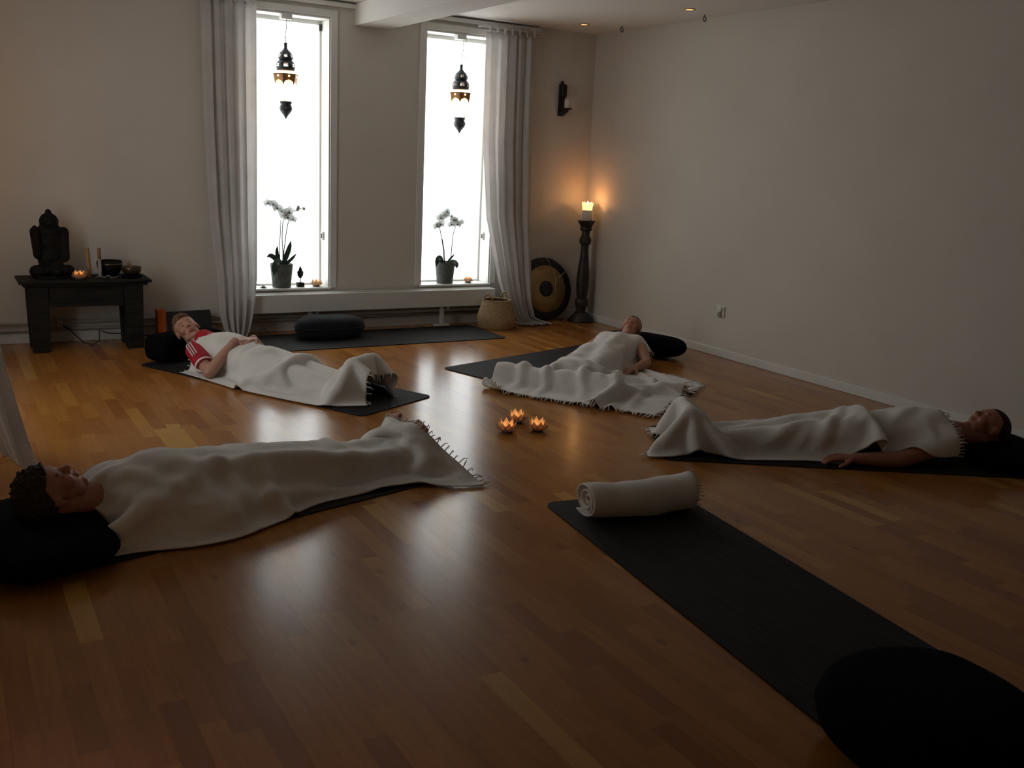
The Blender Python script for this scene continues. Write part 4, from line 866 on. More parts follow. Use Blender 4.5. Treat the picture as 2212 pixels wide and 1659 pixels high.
# ------------------------------------------------------------------ people: bodies grown from capsules, one continuous skin each
def smooth01(a, b, x): t = min(1, max(0, (x - a) / (b - a))); return t * t * (3 - 2 * t)
class Person:
    """lying on the back; s runs from the head centre towards the feet, r to the person's right"""
    def __init__(self, H, head, deg, zs, tilt=20, turn=0, lean=0, hh=None, spread=0.055, foot_up=1.0, foot_lean=0.10):
        self.H = H; self.head = Vector(head); a = math.radians(deg)
        self.ef = Vector((math.cos(a), math.sin(a), 0)); self.er = Vector((0, 0, 1)).cross(-self.ef)
        self.zs = zs; self.hh = hh or H * 0.148
        # head frame: face normal, crown
        t = math.radians(tilt); face = Vector((0, 0, 1)) * math.cos(t) + self.ef * math.sin(t); crown = -self.ef * math.cos(t) + Vector((0, 0, 1)) * math.sin(t)
        if turn: face = Matrix.Rotation(math.radians(turn), 3, crown) @ face
        if lean:
            crown = Matrix.Rotation(math.radians(lean), 3, face) @ crown
        self.face = face.normalized(); self.crown = crown.normalized(); self.hx = self.face.cross(self.crown).normalized()
        self.A = Matrix((self.hx, self.face, self.crown)).transposed()
        self.caps = []; self.ells = []; self.extra = []; self.toes = []; self.spread = spread; self.foot_up = foot_up; self.foot_lean = foot_lean
        self.build()
    def p(self, s, r, z): return Vector((self.head.x, self.head.y, 0)) + self.ef * (s * self.H) + self.er * (r * self.H) + Vector((0, 0, z))
    def hp(self, x, f, u): return self.head + self.A @ Vector((x, f, u)) * self.hh
    def cap(self, a, b, ra, rb, coll=True): self.caps.append((Vector(a), Vector(b), ra, rb, coll))
    def ell(self, c, rad, A, coll=True): self.ells.append((Vector(c), rad, A, coll))
    def build(self):
        H = self.H; T = Matrix((self.er, self.ef, Vector((0, 0, 1)))).transposed(); zs = self.zs
        self.ell(self.p(0.235, 0, zs['chest']), (0.108 * H, 0.135 * H, 0.068 * H), T)
        self.ell(self.p(0.345, 0, zs['belly']), (0.092 * H, 0.12 * H, 0.062 * H), T)
        self.ell(self.p(0.435, 0, zs['pelvis']), (0.100 * H, 0.085 * H, 0.060 * H), T)
        self.cap(self.p(0.165, -0.085, zs['shoulder']), self.p(0.165, 0.085, zs['shoulder']), 0.040 * H, 0.040 * H)
        self.cap(self.hp(0, -0.12, -0.25), self.p(0.15, 0, zs['shoulder'] + 0.01), 0.036 * H, 0.040 * H, False)
        for sd in (-1, 1):
            sp = self.spread
            hip = self.p(0.455, sd * 0.052, zs['pelvis']); knee = self.p(0.70, sd * (0.052 + 0.4 * (sp - 0.05)), zs['knee']); ank = self.p(0.915, sd * sp, zs['ankle'])
            self.cap(hip, knee, 0.056 * H, 0.036 * H); self.cap(knee, ank, 0.036 * H, 0.024 * H)
            self.cap(self.p(0.76, sd * sp * 0.97, zs['knee'] - 0.012), self.p(0.82, sd * sp, zs['ankle']), 0.036 * H, 0.026 * H)
            heel = self.p(0.935, sd * sp, zs['ankle'] - 0.006); self.cap(ank, heel, 0.024 * H, 0.024 * H)
            fl = 0.125 * H * self.foot_up
            toe = heel + Vector((0, 0, 1)) * fl + self.ef * (0.05 * H) + self.er * (sd * self.foot_lean * H * 0.5)
            self.cap(heel, toe, 0.024 * H, 0.019 * H)
            self.toes.append((heel, toe))
            for k in range(5):
                q = toe + self.er * (sd * (k - 2) * 0.011 * H) + Vector((0, 0, 1)) * (0.006 * H - 0.003 * H * k)
                self.cap(q, q + Vector((0, 0, 1)) * 0.014 * H + self.ef * 0.006 * H, 0.0085 * H - 0.0007 * H * k, 0.0075 * H - 0.0008 * H * k, False)
    def arm(self, sd, elbow, wrist, hand_dir, palm_n, coll=True, curl=0.5, rs=1.0):
        H = self.H; sh = self.p(0.165, sd * 0.112, self.zs['shoulder'] - 0.005)
        elbow, wrist = Vector(elbow), Vector(wrist)
        self.cap(sh, elbow, 0.033 * H * rs, 0.025 * H * rs, coll); self.cap(elbow, elbow.lerp(wrist, 0.35), 0.0255 * H * rs, 0.0255 * H * rs, coll); self.cap(elbow.lerp(wrist, 0.35), wrist, 0.0255 * H * rs, 0.0175 * H * rs, coll)
        self.hand(sd, wrist, hand_dir, palm_n, curl)
        if coll: self.extra.append((wrist, wrist + Vector(hand_dir).normalized() * 0.09 * H, 0.034, 0.034))
    def hand(self, sd, w, d, n, curl, thumb_sign=1):
        """d: direction of the fingers, n: out of the back of the hand"""
        H = self.H; d = Vector(d).normalized(); n = Vector(n); n = (n - d * n.dot(d)).normalized(); side = d.cross(n).normalized() * sd * thumb_sign
        pl = 0.055 * H
        for k in range(4):   # palm as four metacarpals
            o = side * ((1.5 - k) * 0.0115 * H)
            self.cap(w + o * 0.55, w + d * pl + o, 0.0105 * H, 0.0085 * H, False)
        for k, L_ in enumerate((0.045, 0.050, 0.047, 0.036)):
            o = side * ((1.5 - k) * 0.0125 * H); a = w + d * pl + o; ll = L_ * H
            d1 = (d * math.cos(curl * 0.6) - n * math.sin(curl * 0.6)); d2 = (d * math.cos(curl * 1.5) - n * math.sin(curl * 1.5)); d3 = (d * math.cos(curl * 2.2) - n * math.sin(curl * 2.2))
            b = a + d1 * ll * 0.45; c = b + d2 * ll * 0.32; e = c + d3 * ll * 0.23; r = 0.0062 * H
            self.cap(a, b, r, r * 0.95, False); self.cap(b, c, r * 0.95, r * 0.88, False); self.cap(c, e, r * 0.88, r * 0.75, False)
        t0 = w + d * 0.016 * H + side * 0.018 * H; t1 = t0 + (d * 0.6 + side * 0.65 - n * 0.3).normalized() * 0.026 * H; t2 = t1 + (d * 0.9 + side * 0.3 - n * 0.35).normalized() * 0.022 * H
        self.cap(t0, t1, 0.0085 * H, 0.0072 * H, False); self.cap(t1, t2, 0.0072 * H, 0.006 * H, False)
    def head_shapes(self, bm, child=True):
        h = self.hh; A = self.A
        def e(x, f, u, rx, rf, ru): ellipsoid(bm, self.hp(x, f, u), (rx * h, rf * h, ru * h), A)
        def c(a, b, ra, rb): rcone(bm, self.hp(*a), self.hp(*b), ra * h, rb * h, 12)
        e(0, -0.05, 0.13, 0.345, 0.43, 0.365); e(0, 0.10, 0.10, 0.315, 0.30, 0.30); e(0, 0.13, -0.16, 0.265, 0.26, 0.30)
        c((-0.12, 0.15, -0.34), (0.12, 0.15, -0.34), 0.13, 0.13); c((-0.03, 0.27, -0.42), (0.03, 0.27, -0.42), 0.075, 0.075)
        c((-0.15, 0.335, 0.085), (0.15, 0.335, 0.085), 0.055, 0.055); c((0, 0.36, 0.04), (0, 0.445, -0.105), 0.036, 0.055)
        c((-0.05, 0.40, -0.125), (0.05, 0.40, -0.125), 0.036, 0.036)
        for s in (-1, 1):
            e(s * 0.165, 0.25, -0.12, 0.12, 0.13, 0.12); e(s * 0.135, 0.325, 0.0, 0.066, 0.048, 0.048)
            ellipsoid(bm, self.hp(s * 0.345, -0.04, -0.02), (0.032 * h, 0.085 * h, 0.125 * h), A, 12, 8); e(s * 0.35, -0.03, -0.11, 0.03, 0.05, 0.05)
        c((-0.07, 0.375, -0.238), (0.07, 0.375, -0.238), 0.026, 0.026); c((-0.055, 0.375, -0.285), (0.055, 0.375, -0.285), 0.028, 0.028); e(0, 0.395, -0.24, 0.05, 0.03, 0.022)
    def mesh(self, voxel, skin, lips):
        bm = new_bm()
        for a, b, ra, rb, _ in self.caps: rcone(bm, a, b, ra, rb, 14)
        for c, r, A, _ in self.ells: ellipsoid(bm, c, r, A, 24, 16)
        self.head_shapes(bm)
        me = remesh(bm, voxel, 3, 0.5)
        n = len(me.vertices); co = np.empty(n * 3); me.vertices.foreach_get('co', co); co = co.reshape(-1, 3)
        q = (co - np.array(self.head)) @ np.array(self.A) / self.hh       # head-local coordinates
        col = np.tile(np.array(skin + (1,)), (n, 1))
        def blend(mask, c): col[:, :3] = col[:, :3] * (1 - mask[:, None]) + np.array(c) * mask[:, None]
        def g(x, f, u, rx, rf, ru, absx=False):
            X = np.abs(q[:, 0]) if absx else q[:, 0]
            d = ((X - x) / rx) ** 2 + ((q[:, 1] - f) / rf) ** 2 + ((q[:, 2] - u) / ru) ** 2
            return np.clip(1.6 - d, 0, 1)
        blend(g(0.17, 0.34, -0.13, 0.13, 0.2, 0.11, True) * 0.35, [skin[0] * 1.05, skin[1] * 0.72, skin[2] * 0.66])
        blend(g(0, 0.40, -0.262, 0.09, 0.09, 0.035) * 0.8, lips)
        blend(g(0.14, 0.38, 0.09, 0.10, 0.09, 0.020, True) * 0.75, [skin[0] * 0.3, skin[1] * 0.25, skin[2] * 0.2])
        blend(g(0.135, 0.37, -0.012, 0.062, 0.07, 0.012, True) * 0.85, [skin[0] * 0.15, skin[1] * 0.12, skin[2] * 0.1])
        blend(g(0, 0.385, -0.262, 0.075, 0.09, 0.008) * 0.8, [lips[0] * 0.35, lips[1] * 0.3, lips[2] * 0.3])
        at = me.color_attributes.new('skin_col', 'FLOAT_COLOR', 'POINT'); at.data.foreach_set('color', col.astype(np.float32).ravel())
        return me
    def hair(self, parent, m, thick=0.05, rough_=0.04, scale=5.0, hairline=0.22, back=-0.25, tuft=None, seed=0):
        bm = new_bm(); bmesh.ops.create_icosphere(bm, subdivisions=6, radius=1.0)
        for v in bm.verts:
            d = v.co.normalized()
            # front limit: hairline at the forehead, dips behind the ears and to the nape
            fy = d.y
            lim = hairline + 0.10 if fy > 0.45 else (hairline + 0.10) + (back - hairline - 0.10) * smooth01(0.45, -0.25, fy)
            k = smooth01(lim - 0.05, lim + 0.06, d.z)
            nz = noise.fractal(d * scale + Vector((seed, 0, 0)), 0.9, 2.1, 4)
            rr = 1.0 + k * (thick + rough_ * nz) - (1 - k) * 0.10
            if tuft: rr += k * tuft[1] * smooth01(0.55, 0.95, d.dot(Vector(tuft[0]).normalized())) * (1 + 0.6 * nz)
            q = Vector((d.x * 0.345, d.y * 0.43 - 0.05, d.z * 0.365 + 0.13)) if True else d
            c0 = Vector((0, -0.05, 0.13)); v.co = self.head + self.A @ ((c0 + (q - c0) * rr) * self.hh)
        return obj('hair', bm, m, parent)
    def colliders(self, inflate=0.006, skip_arm_caps=False):
        K = [(a, b, ra + inflate, rb + inflate) for a, b, ra, rb, c in self.caps if c]; E_ = [(c, tuple(r + inflate for r in rad), A) for c, rad, A, k in self.ells if k]
        (h0, t0), (h1, t1) = self.toes
        for u in (0.15, 0.4, 0.65, 0.9, 1.12):     # the cloth bridges the gap between the two feet
            K.append((h0.lerp(t0, u), h1.lerp(t1, u), 0.026, 0.026))
        for a, b in ((0.70, 'knee'), (0.80, 'ankle'), (0.88, 'ankle')):
            z = self.zs[b]; K.append((self.p(a, -self.spread, z), self.p(a, self.spread, z), 0.03, 0.03))
        return K + list(self.extra), E_

# ------------------------------------------------------------------ cloth: position based drape over the bodies
def drape(P, UV, colliders, ground=0.012, steps=150, iters=10, pins=None, gravity=0.9, fric=0.6, lumps=None, damp=0.975, bend=0.04):
    """P (n,m,3) start positions, UV (n,m,2) rest plane"""
    X = P.copy(); Vv = np.zeros_like(X); n, m = X.shape[:2]; dt = 1 / 60
    K, E_ = colliders
    ka = np.array([k[0] for k in K]); kb = np.array([k[1] for k in K]); kra = np.array([k[2] for k in K]); krb = np.array([k[3] for k in K])
    kd = kb - ka; kl = (kd ** 2).sum(1)
    batches = []
    def add(sa, sb, st):
        L = np.linalg.norm(UV[sa] - UV[sb], axis=-1); batches.append((sa, sb, L[..., None], st))
    S = slice
    for o in (0, 1):
        ia = np.arange(o, n - 1, 2); add((ia, S(None)), (ia + 1, S(None)), 1.0)
        ja = np.arange(o, m - 1, 2); add((S(None), ja), (S(None), ja + 1), 1.0)
    for o in (0, 1):
        ia = np.arange(o, n - 1, 2)
        for sg in (0, 1):
            a = (ia, S(0, m - 1)) if sg == 0 else (ia, S(1, m)); b = (ia + 1, S(1, m)) if sg == 0 else (ia + 1, S(0, m - 1)); add(a, b, 0.4)
    for o in (0, 1, 2, 3):
        ia = np.arange(o, n - 2, 4)
        ja = np.arange(o, m - 2, 4)
        if len(ia): add((ia, S(None)), (ia + 2, S(None)), -bend)
        if len(ja): add((S(None), ja), (S(None), ja + 2), -bend)
    wgt = np.ones((n, m, 1))
    if pins is not None: wgt[pins] = 0.0
    def collide(Q):
        F = Q.reshape(-1, 3); hit = np.zeros(len(F), bool)
        ap = F[:, None] - ka[None]; t = np.clip((ap * kd[None]).sum(2) / kl[None], 0, 1)
        dd = ap - kd[None] * t[..., None]; dist = np.sqrt((dd * dd).sum(2)); rr = kra + (krb - kra) * t
        pen = rr - dist; w = pen.argmax(1); ar = np.arange(len(F)); mx = pen[ar, w]; ins = mx > 0
        F[ins] += dd[ar[ins], w[ins]] / (dist[ar[ins], w[ins]][:, None] + 1e-9) * mx[ins][:, None]; hit |= ins
        for c, rad, A in E_:
            Am = np.array(A); q = (F - np.array(c)) @ Am / np.array(rad); l = np.linalg.norm(q, axis=1); ins = l < 1
            if ins.any():
                F[ins] = np.array(c) + (q[ins] / (l[ins][:, None] + 1e-9) * np.array(rad)) @ Am.T; hit |= ins
        fl = F[:, 2] < ground; F[fl, 2] = ground; hit |= fl
        return F.reshape(n, m, 3), hit
    for st in range(steps):
        Vv *= damp; Vv[..., 2] -= gravity * dt
        Vv[..., 2] = np.maximum(Vv[..., 2], -0.35)
        Q = X + Vv * dt * wgt
        for it in range(iters):
            for sa, sb, L, k in batches:
                d = Q[sb] - Q[sa]; l = np.linalg.norm(d, axis=-1, keepdims=True) + 1e-9
                wa, wb = wgt[sa], wgt[sb]; ws = wa + wb + 1e-9
                e = (l - L) / l
                if k < 0: e = np.minimum(e, 0) * (-k)
                else: e = e * k
                c = d * e / ws
                Q[sa] += c * wa; Q[sb] -= c * wb
            if it % 4 == 3 or it == iters - 1: Q, hit = collide(Q)
        hh = hit.reshape(n, m)
        fr = fric * (0.12 if st < 0.6 * steps else 1.0)
        dQ = Q - X; dQ[hh, :2] *= (1 - fr)
        Q, _ = collide(X + dQ)
        Vv = (Q - X) / dt; X = Q
    return X
def creases(X, UV, amp, slant, seed, kmin=0.0, ridges=()):
    """soft drag folds along the cloth normal, fading where it lies on the floor"""
    gx = np.gradient(X, axis=0); gy = np.gradient(X, axis=1); nn = np.cross(gx, gy); nn /= np.linalg.norm(nn, axis=-1, keepdims=True) + 1e-9
    if nn[..., 2].mean() < 0: nn = -nn
    out = X.copy()
    for i in range(X.shape[0]):
        for j in range(X.shape[1]):
            a, b = UV[i, j]; k = max(kmin, smooth01(0.02, 0.07, X[i, j, 2]))
            w = 0.25 * noise.noise(Vector((a * 2.2, b * 2.2, seed)))
            f1 = 1 - abs(noise.noise(Vector(((b + slant * a + w) * 7.0, (a - slant * b) * 1.6, seed + 0.5)))) * 2.0
            f2 = 1 - abs(noise.noise(Vector(((b - 1.3 * slant * a + w) * 11.0, (a + slant * b) * 2.4, seed + 4.5)))) * 2.0
            out[i, j] += nn[i, j] * amp * k * (0.7 * max(-0.2, f1) ** 1 + 0.4 * f2) + np.array((0, 0, 0.004 * k))
    for (s0, r0_, s1, r1_, am, wd) in ridges:
        a = np.array((s0, r0_)); d = np.array((s1, r1_)) - a; t = np.clip(((UV - a) @ d) / (d @ d), 0, 1)
        q = np.linalg.norm(UV - a - t[..., None] * d, axis=-1); k = np.exp(-(q / wd) ** 2) - 0.45 * np.exp(-((q - 1.9 * wd) / wd) ** 2)
        out += nn * (am * k * np.sin(np.pi * np.clip(t, 0.06, 0.94)) ** 0.5)[..., None]
    out[..., 2] = np.maximum(out[..., 2], 0.011)
    return out
def blanket(name, label, X, m='blanket_cotton', fringe=(), thick=0.005, seed=0, fl=1.0, group='white cotton blankets'):
    n, mm = X.shape[:2]; bm = new_bm(); vs = [[bm.verts.new(X[i, j]) for j in range(mm)] for i in range(n)]
    for i in range(n - 1):
        for j in range(mm - 1): bm.faces.new((vs[i][j], vs[i][j + 1], vs[i + 1][j + 1], vs[i + 1][j]))
    t = thing(name, label, 'blanket', (float(X[..., 0].mean()), float(X[..., 1].mean()), 0.0), group)
    o = obj('cloth', bm, m, t)
    s = o.modifiers.new('sub', 'SUBSURF'); s.levels = 1; s.render_levels = 1
    s = o.modifiers.new('s', 'SOLIDIFY'); s.thickness = thick; s.offset = 0
    if fringe:
        rnd = random.Random(seed); bm = new_bm()
        for side, step in fringe:
            if side == 'top': E0, E1 = X[0], X[1]
            elif side == 'bottom': E0, E1 = X[-1], X[-2]
            elif side == 'left': E0, E1 = X[:, 0], X[:, 1]
            else: E0, E1 = X[:, -1], X[:, -2]
            k = 0.0
            while k < len(E0) - 1.01:
                i = int(k); f = k - i; p = Vector(E0[i] * (1 - f) + E0[i + 1] * f); q = Vector(E1[i] * (1 - f) + E1[i + 1] * f); d = (p - q).normalized()
                j = Vector((rnd.uniform(-.5, .5), rnd.uniform(-.5, .5), rnd.uniform(-.3, .45))); L_ = rnd.uniform(0.016, 0.034) * fl
                a = p - d * 0.004; b = p + (d + j * 0.7).normalized() * L_; c = b + (d * 0.3 + j + Vector((0, 0, -0.7))).normalized() * L_ * 0.55
                for z in (a, b, c): z.z = max(z.z, 0.010)
                tube(bm, [a, b, c], 0.0032 * fl, 5, 0.0018 * fl); k += step * rnd.uniform(0.7, 1.3)
        tag(obj('fringe', bm, m, t), 'short white tassel fringe', kind='stuff')
    return t
def grid(n, m, fn):
    return np.array([[fn(i / (n - 1), j / (m - 1)) for j in range(m)] for i in range(n)], float)
SKIN = (0.52, 0.27, 0.19); LIPS = (0.36, 0.10, 0.09)
def rest_grid(person, s0, s1, rl, rr, step=0.025, z=0.33, squash=(1, 1), shift=0.0, noise_amp=0.012, seed=0, zfun=None):
    """blanket between s0..s1 metres along the body, rl(u)/rr(u) metres to the person's left/right"""
    n = int((s1 - s0) / step) + 1; w = max(rl(u / 20) + rr(u / 20) for u in range(21)); m = int(w / step) + 1
    UV = grid(n, m, lambda u, v: (s0 + (s1 - s0) * u, -rl(u) + (rl(u) + rr(u)) * v))
    P = np.zeros((n, m, 3)); rg = random.Random(seed)
    h = np.array(person.head); ef = np.array(person.ef); er = np.array(person.er)
    for i in range(n):
        for j in range(m):
            s, r = UV[i, j]; sc = s0 + (s - s0) * squash[0]; rc = (r) * squash[1] + shift
            zz = zfun(s, r) if zfun else z
            nz = noise.noise(Vector((s * 6 + seed, r * 6, 0.3))) * noise_amp * 3 + noise.noise(Vector((s * 17 + seed, r * 17, 7.3))) * noise_amp
            P[i, j] = (h[0], h[1], 0) + ef * sc + er * rc + np.array((0, 0, zz + nz))
    return P, UV

# ---- the boy in red
pA = Person(1.50, (1.425, 6.665, 0.235), -59.5, dict(chest=0.135, belly=0.105, pelvis=0.095, shoulder=0.155, knee=0.070, ankle=0.054), tilt=38, turn=-36, hh=0.215, spread=0.04, foot_lean=0.05, foot_up=0.88)
colA = pA.colliders(0.008)
P, UV = rest_grid(pA, 0.17, 1.73, lambda u: 0.46 - 0.1 * u, lambda u: 0.43 - 0.02 * u, squash=(0.985, 0.97), seed=2, zfun=lambda s, r: 0.27 + 0.25 * smooth01(0.3, 1.2, s), noise_amp=0.02)
XA = creases(drape(P, UV, colA, steps=170, iters=14, bend=0.03), UV, 0.009, 0.5, 3, 0, [(0.45, 0.36, 1.0, 0.37, 0.014, 0.02), (0.9, 0.38, 1.5, 0.33, 0.014, 0.02), (0.75, 0.16, 1.45, 0.10, 0.010, 0.03), (1.0, 0.30, 1.55, 0.12, 0.014, 0.03)])
w1 = pA.p(0.335, 0.045, 0.262); 
pA.arm(1, pA.p(0.315, 0.175, 0.052), pA.p(0.335, 0.045, 0.232), (-pA.er + pA.ef * 0.25 + V(0, 0, 0.02)), V(0, 0, 1) + pA.ef * 0.3, False, 0.45)
pA.arm(-1, pA.p(0.315, -0.175, 0.062), pA.p(0.345, -0.055, 0.228), (pA.er + pA.ef * 0.2), V(0, 0, 1), False, 0.4)
tA = thing('person', 'boy in a red jersey with white stripes lying with folded hands', 'person', (1.8, 6.0, 0.0))
obj('body', pA.mesh(0.0042, SKIN, LIPS), 'skin', tA)
pA.hair(tA, 'hair_blond', 0.045, 0.05, 6, 0.25, -0.30, tuft=((0.0, 0.55, 0.85), 0.16), seed=4)
for sd in (-1, 1):
    e0 = pA.hp(sd * 0.135, 0.352, 0.0); bm = new_bm(); ellipsoid(bm, e0, (0.050 * pA.hh, 0.026 * pA.hh, 0.020 * pA.hh), pA.A, 12, 8); eo = obj('eye', bm, 'eye_white', tA)
    bm = new_bm(); ellipsoid(bm, e0 + pA.A @ V(-0.008, 0.016, 0.0) * pA.hh, (0.020 * pA.hh, 0.016 * pA.hh, 0.019 * pA.hh), pA.A, 10, 8); obj('iris', bm, 'eye_dark', eo)
bm = new_bm(); H = pA.H; T = Matrix((pA.er, pA.ef, Vector((0, 0, 1)))).transposed()
ellipsoid(bm, pA.p(0.235, 0, pA.zs['chest']), (0.112 * H, 0.125 * H, 0.0715 * H), T); ellipsoid(bm, pA.p(0.34, 0, 0.104), (0.096 * H, 0.11 * H, 0.065 * H), T)
rcone(bm, pA.p(0.165, -0.09, 0.155), pA.p(0.165, 0.09, 0.155), 0.046 * H, 0.046 * H)
for sd in (-1, 1):
    sh = pA.p(0.165, sd * 0.112, 0.150); el = pA.p(0.315, sd * 0.175, 0.055); rcone(bm, sh, sh.lerp(el, 0.50), 0.041 * H, 0.040 * H)
rcone(bm, pA.p(0.150, 0, 0.168), pA.p(0.105, 0, 0.195), 0.050 * H, 0.042 * H)
shirt = obj('jersey', remesh(bm, 0.006, 4), 'jersey_red', tA)
sh = pA.p(0.165, 0.112, 0.150); el = pA.p(0.315, 0.175, 0.055); ax = (el - sh).normalized(); Mx = ax.to_track_quat('Z', 'Y').to_matrix()
L0 = (el - sh).length
bm = new_bm(); lathe(bm, [(0.0615, 0), (0.0635, 0.003), (0.0635, 0.014), (0.0605, 0.017)], sh + ax * (L0 * 0.50 + 0.040), 28, cap=False, M=Mx); obj('cuff', bm, 'jersey_white', shirt)
for k in (-1, 0, 1):
    pts = []
    b1 = (Vector((0, 0, 1)) * 0.62 + pA.er * 0.78); b1 = (b1 - ax * b1.dot(ax)).normalized(); b2 = ax.cross(b1)
    for i in range(9):
        u = i / 8; q = math.radians(k * 15); rad_ = 0.0640
        pts.append(sh + ax * (-0.035 + u * (L0 * 0.5 + 0.02)) + (b1 * math.cos(q) + b2 * math.sin(q)) * (rad_ if u > 0.25 else rad_ * math.sqrt(max(0.05, 1 - ((0.25 - u) / 0.40) ** 2))))
    bm = new_bm(); tube(bm, pts, 0.0042, 8); obj('sleeve_stripe', bm, 'jersey_white', shirt)
blanket('blanket', 'white blanket over the boy in red, tented over his feet', XA, fringe=(('top', 1.6), ('bottom', 2.2)), seed=1)

# ---- the child by the right wall
pB = Person(1.42, (4.615, 5.935, 0.225), 213.0, dict(chest=0.115, belly=0.10, pelvis=0.092, shoulder=0.14, knee=0.070, ankle=0.050), tilt=40, turn=8, hh=0.205, spread=0.075, foot_lean=0.40, foot_up=0.28)
colB = pB.colliders(0.008)
def zB(s, r): return 0.26 + 0.26 * smooth01(0.3, 1.1, s)
P, UV = rest_grid(pB, 0.145, 1.92, lambda u: 0.27 + 0.58 * smooth01(0.15, 0.40, u), lambda u: 0.27 + 0.16 * smooth01(0.2, 0.8, u), z=0.27, squash=(0.86, 0.90), seed=21, zfun=zB, noise_amp=0.03)
for i in range(P.shape[0]):
    for j in range(P.shape[1]):
        s, r = UV[i, j]; k = smooth01(0.9, 1.5, s)
        P[i, j, 2] += k * (0.055 * math.sin(s * 21 + 5 * r) + 0.04 * math.sin(r * 15 + 3 * s)) + 0.03 * smooth01(0.25, 0.5, abs(r)) * math.sin(s * 16 + 2)
XB = creases(drape(P, UV, colB, steps=170, iters=14, fric=0.75, bend=0.03), UV, 0.012, -0.6, 5, 0.3, [(0.95, -0.3, 1.75, -0.45, 0.035, 0.028), (1.2, -0.1, 1.8, -0.25, 0.03, 0.028), (1.3, 0.1, 1.85, 0.02, 0.03, 0.028), (1.4, 0.25, 1.8, 0.22, 0.03, 0.03), (0.7, -0.4, 1.3, -0.7, 0.03, 0.028), (0.55, -0.35, 0.9, -0.72, 0.025, 0.025), (1.35, -0.6, 1.85, -0.66, 0.03, 0.025), (0.3, -0.02, 0.9, -0.05, 0.012, 0.03), (1.5, -0.02, 1.6, -0.5, 0.03, 0.03)])
pB.arm(-1, pB.p(0.315, -0.205, 0.060), pB.p(0.43, -0.185, 0.045), (pB.ef + pB.er * 0.35 - V(0, 0, 0.1)), V(0, 0, 1), False, 0.4)
pB.arm(1, pB.p(0.325, 0.185, 0.045), pB.p(0.47, 0.18, 0.04), (pB.ef), V(0, 0, 1), False, 0.3)
tB = thing('person', 'short-haired child lying with head towards the right wall', 'person', (4.0, 5.55, 0.0))
obj('body', pB.mesh(0.0045, (0.47, 0.22, 0.15), LIPS), 'skin', tB)
pB.hair(tB, 'hair_dark', 0.015, 0.012, 9, 0.34, -0.25, seed=6)
blanket('blanket', 'white fringed blanket spread loosely over the child by the right wall', XB, fringe=(('top', 0.6), ('bottom', 0.8), ('left', 1.2)), seed=2, fl=1.35)

# ---- the sleeper at the right edge
pC = Person(1.64, (4.79, 3.015, 0.180), 149.2, dict(chest=0.135, belly=0.115, pelvis=0.110, shoulder=0.135, knee=0.075, ankle=0.050), tilt=30, turn=0, hh=0.225, spread=0.045, foot_lean=0.06, foot_up=0.72)
pC.arm(-1, pC.p(0.335, -0.150, 0.045), pC.p(0.475, -0.150, 0.040), (pC.ef + pC.er * 0.10), V(0, 0, 1), False, 0.35)
pC.arm(1, pC.p(0.33, 0.155, 0.045), pC.p(0.475, 0.145, 0.042), (pC.ef), V(0, 0, 1), False, 0.3)
for sd in (-1, 1): pC.extra.append((pC.p(0.165, sd * 0.112, 0.130), pC.p(0.30, sd * 0.146, 0.055), 0.062, 0.050))
colC = pC.colliders(0.008)
P, UV = rest_grid(pC, 0.16, 2.00, lambda u: 0.37 + 0.08 * smooth01(0.75, 1.0, u) - 0.075 * smooth01(0.06, 0.16, u) * (1 - smooth01(0.36, 0.44, u)) - 0.05 * smooth01(0.4, 0.5, u), lambda u: 0.36, z=0.28, squash=(0.955, 0.99), seed=31, zfun=lambda s, r: 0.27 + 0.26 * smooth01(0.4, 1.2, s), noise_amp=0.02)
for i in range(P.shape[0]):
    for j in range(P.shape[1]):
        s, r = UV[i, j]; P[i, j, 2] += 0.07 * (math.exp(-((s - 0.86 - 0.2 * r) / 0.035) ** 2) + math.exp(-((s - 0.70 - 0.15 * r) / 0.035) ** 2))
XC = creases(drape(P, UV, colC, steps=170, iters=14, fric=0.75, bend=0.03), UV, 0.010, 0.7, 7, 0, [(0.80, 0.10, 1.02, -0.24, 0.022, 0.026), (1.0, -0.02, 1.30, -0.20, 0.018, 0.028), (0.55, 0.05, 0.66, -0.16, 0.022, 0.022), (1.1, 0.06, 1.60, -0.04, 0.014, 0.025), (0.3, 0.0, 0.5, -0.16, 0.014, 0.03)])
tC = thing('person', 'bald sleeper at the right picture edge with one arm uncovered', 'person', (4.1, 3.43, 0.0))
obj('body', pC.mesh(0.0048, (0.40, 0.17, 0.115), (0.30, 0.09, 0.08)), 'skin', tC)
pC.hair(tC, 'hair_dark', 0.012, 0.006, 12, 0.30, -0.3, seed=8)
blanket('blanket', 'white blanket wrapped over the bald sleeper at the right edge', XC, fringe=(('top', 0.7), ('bottom', 0.9)), seed=3)

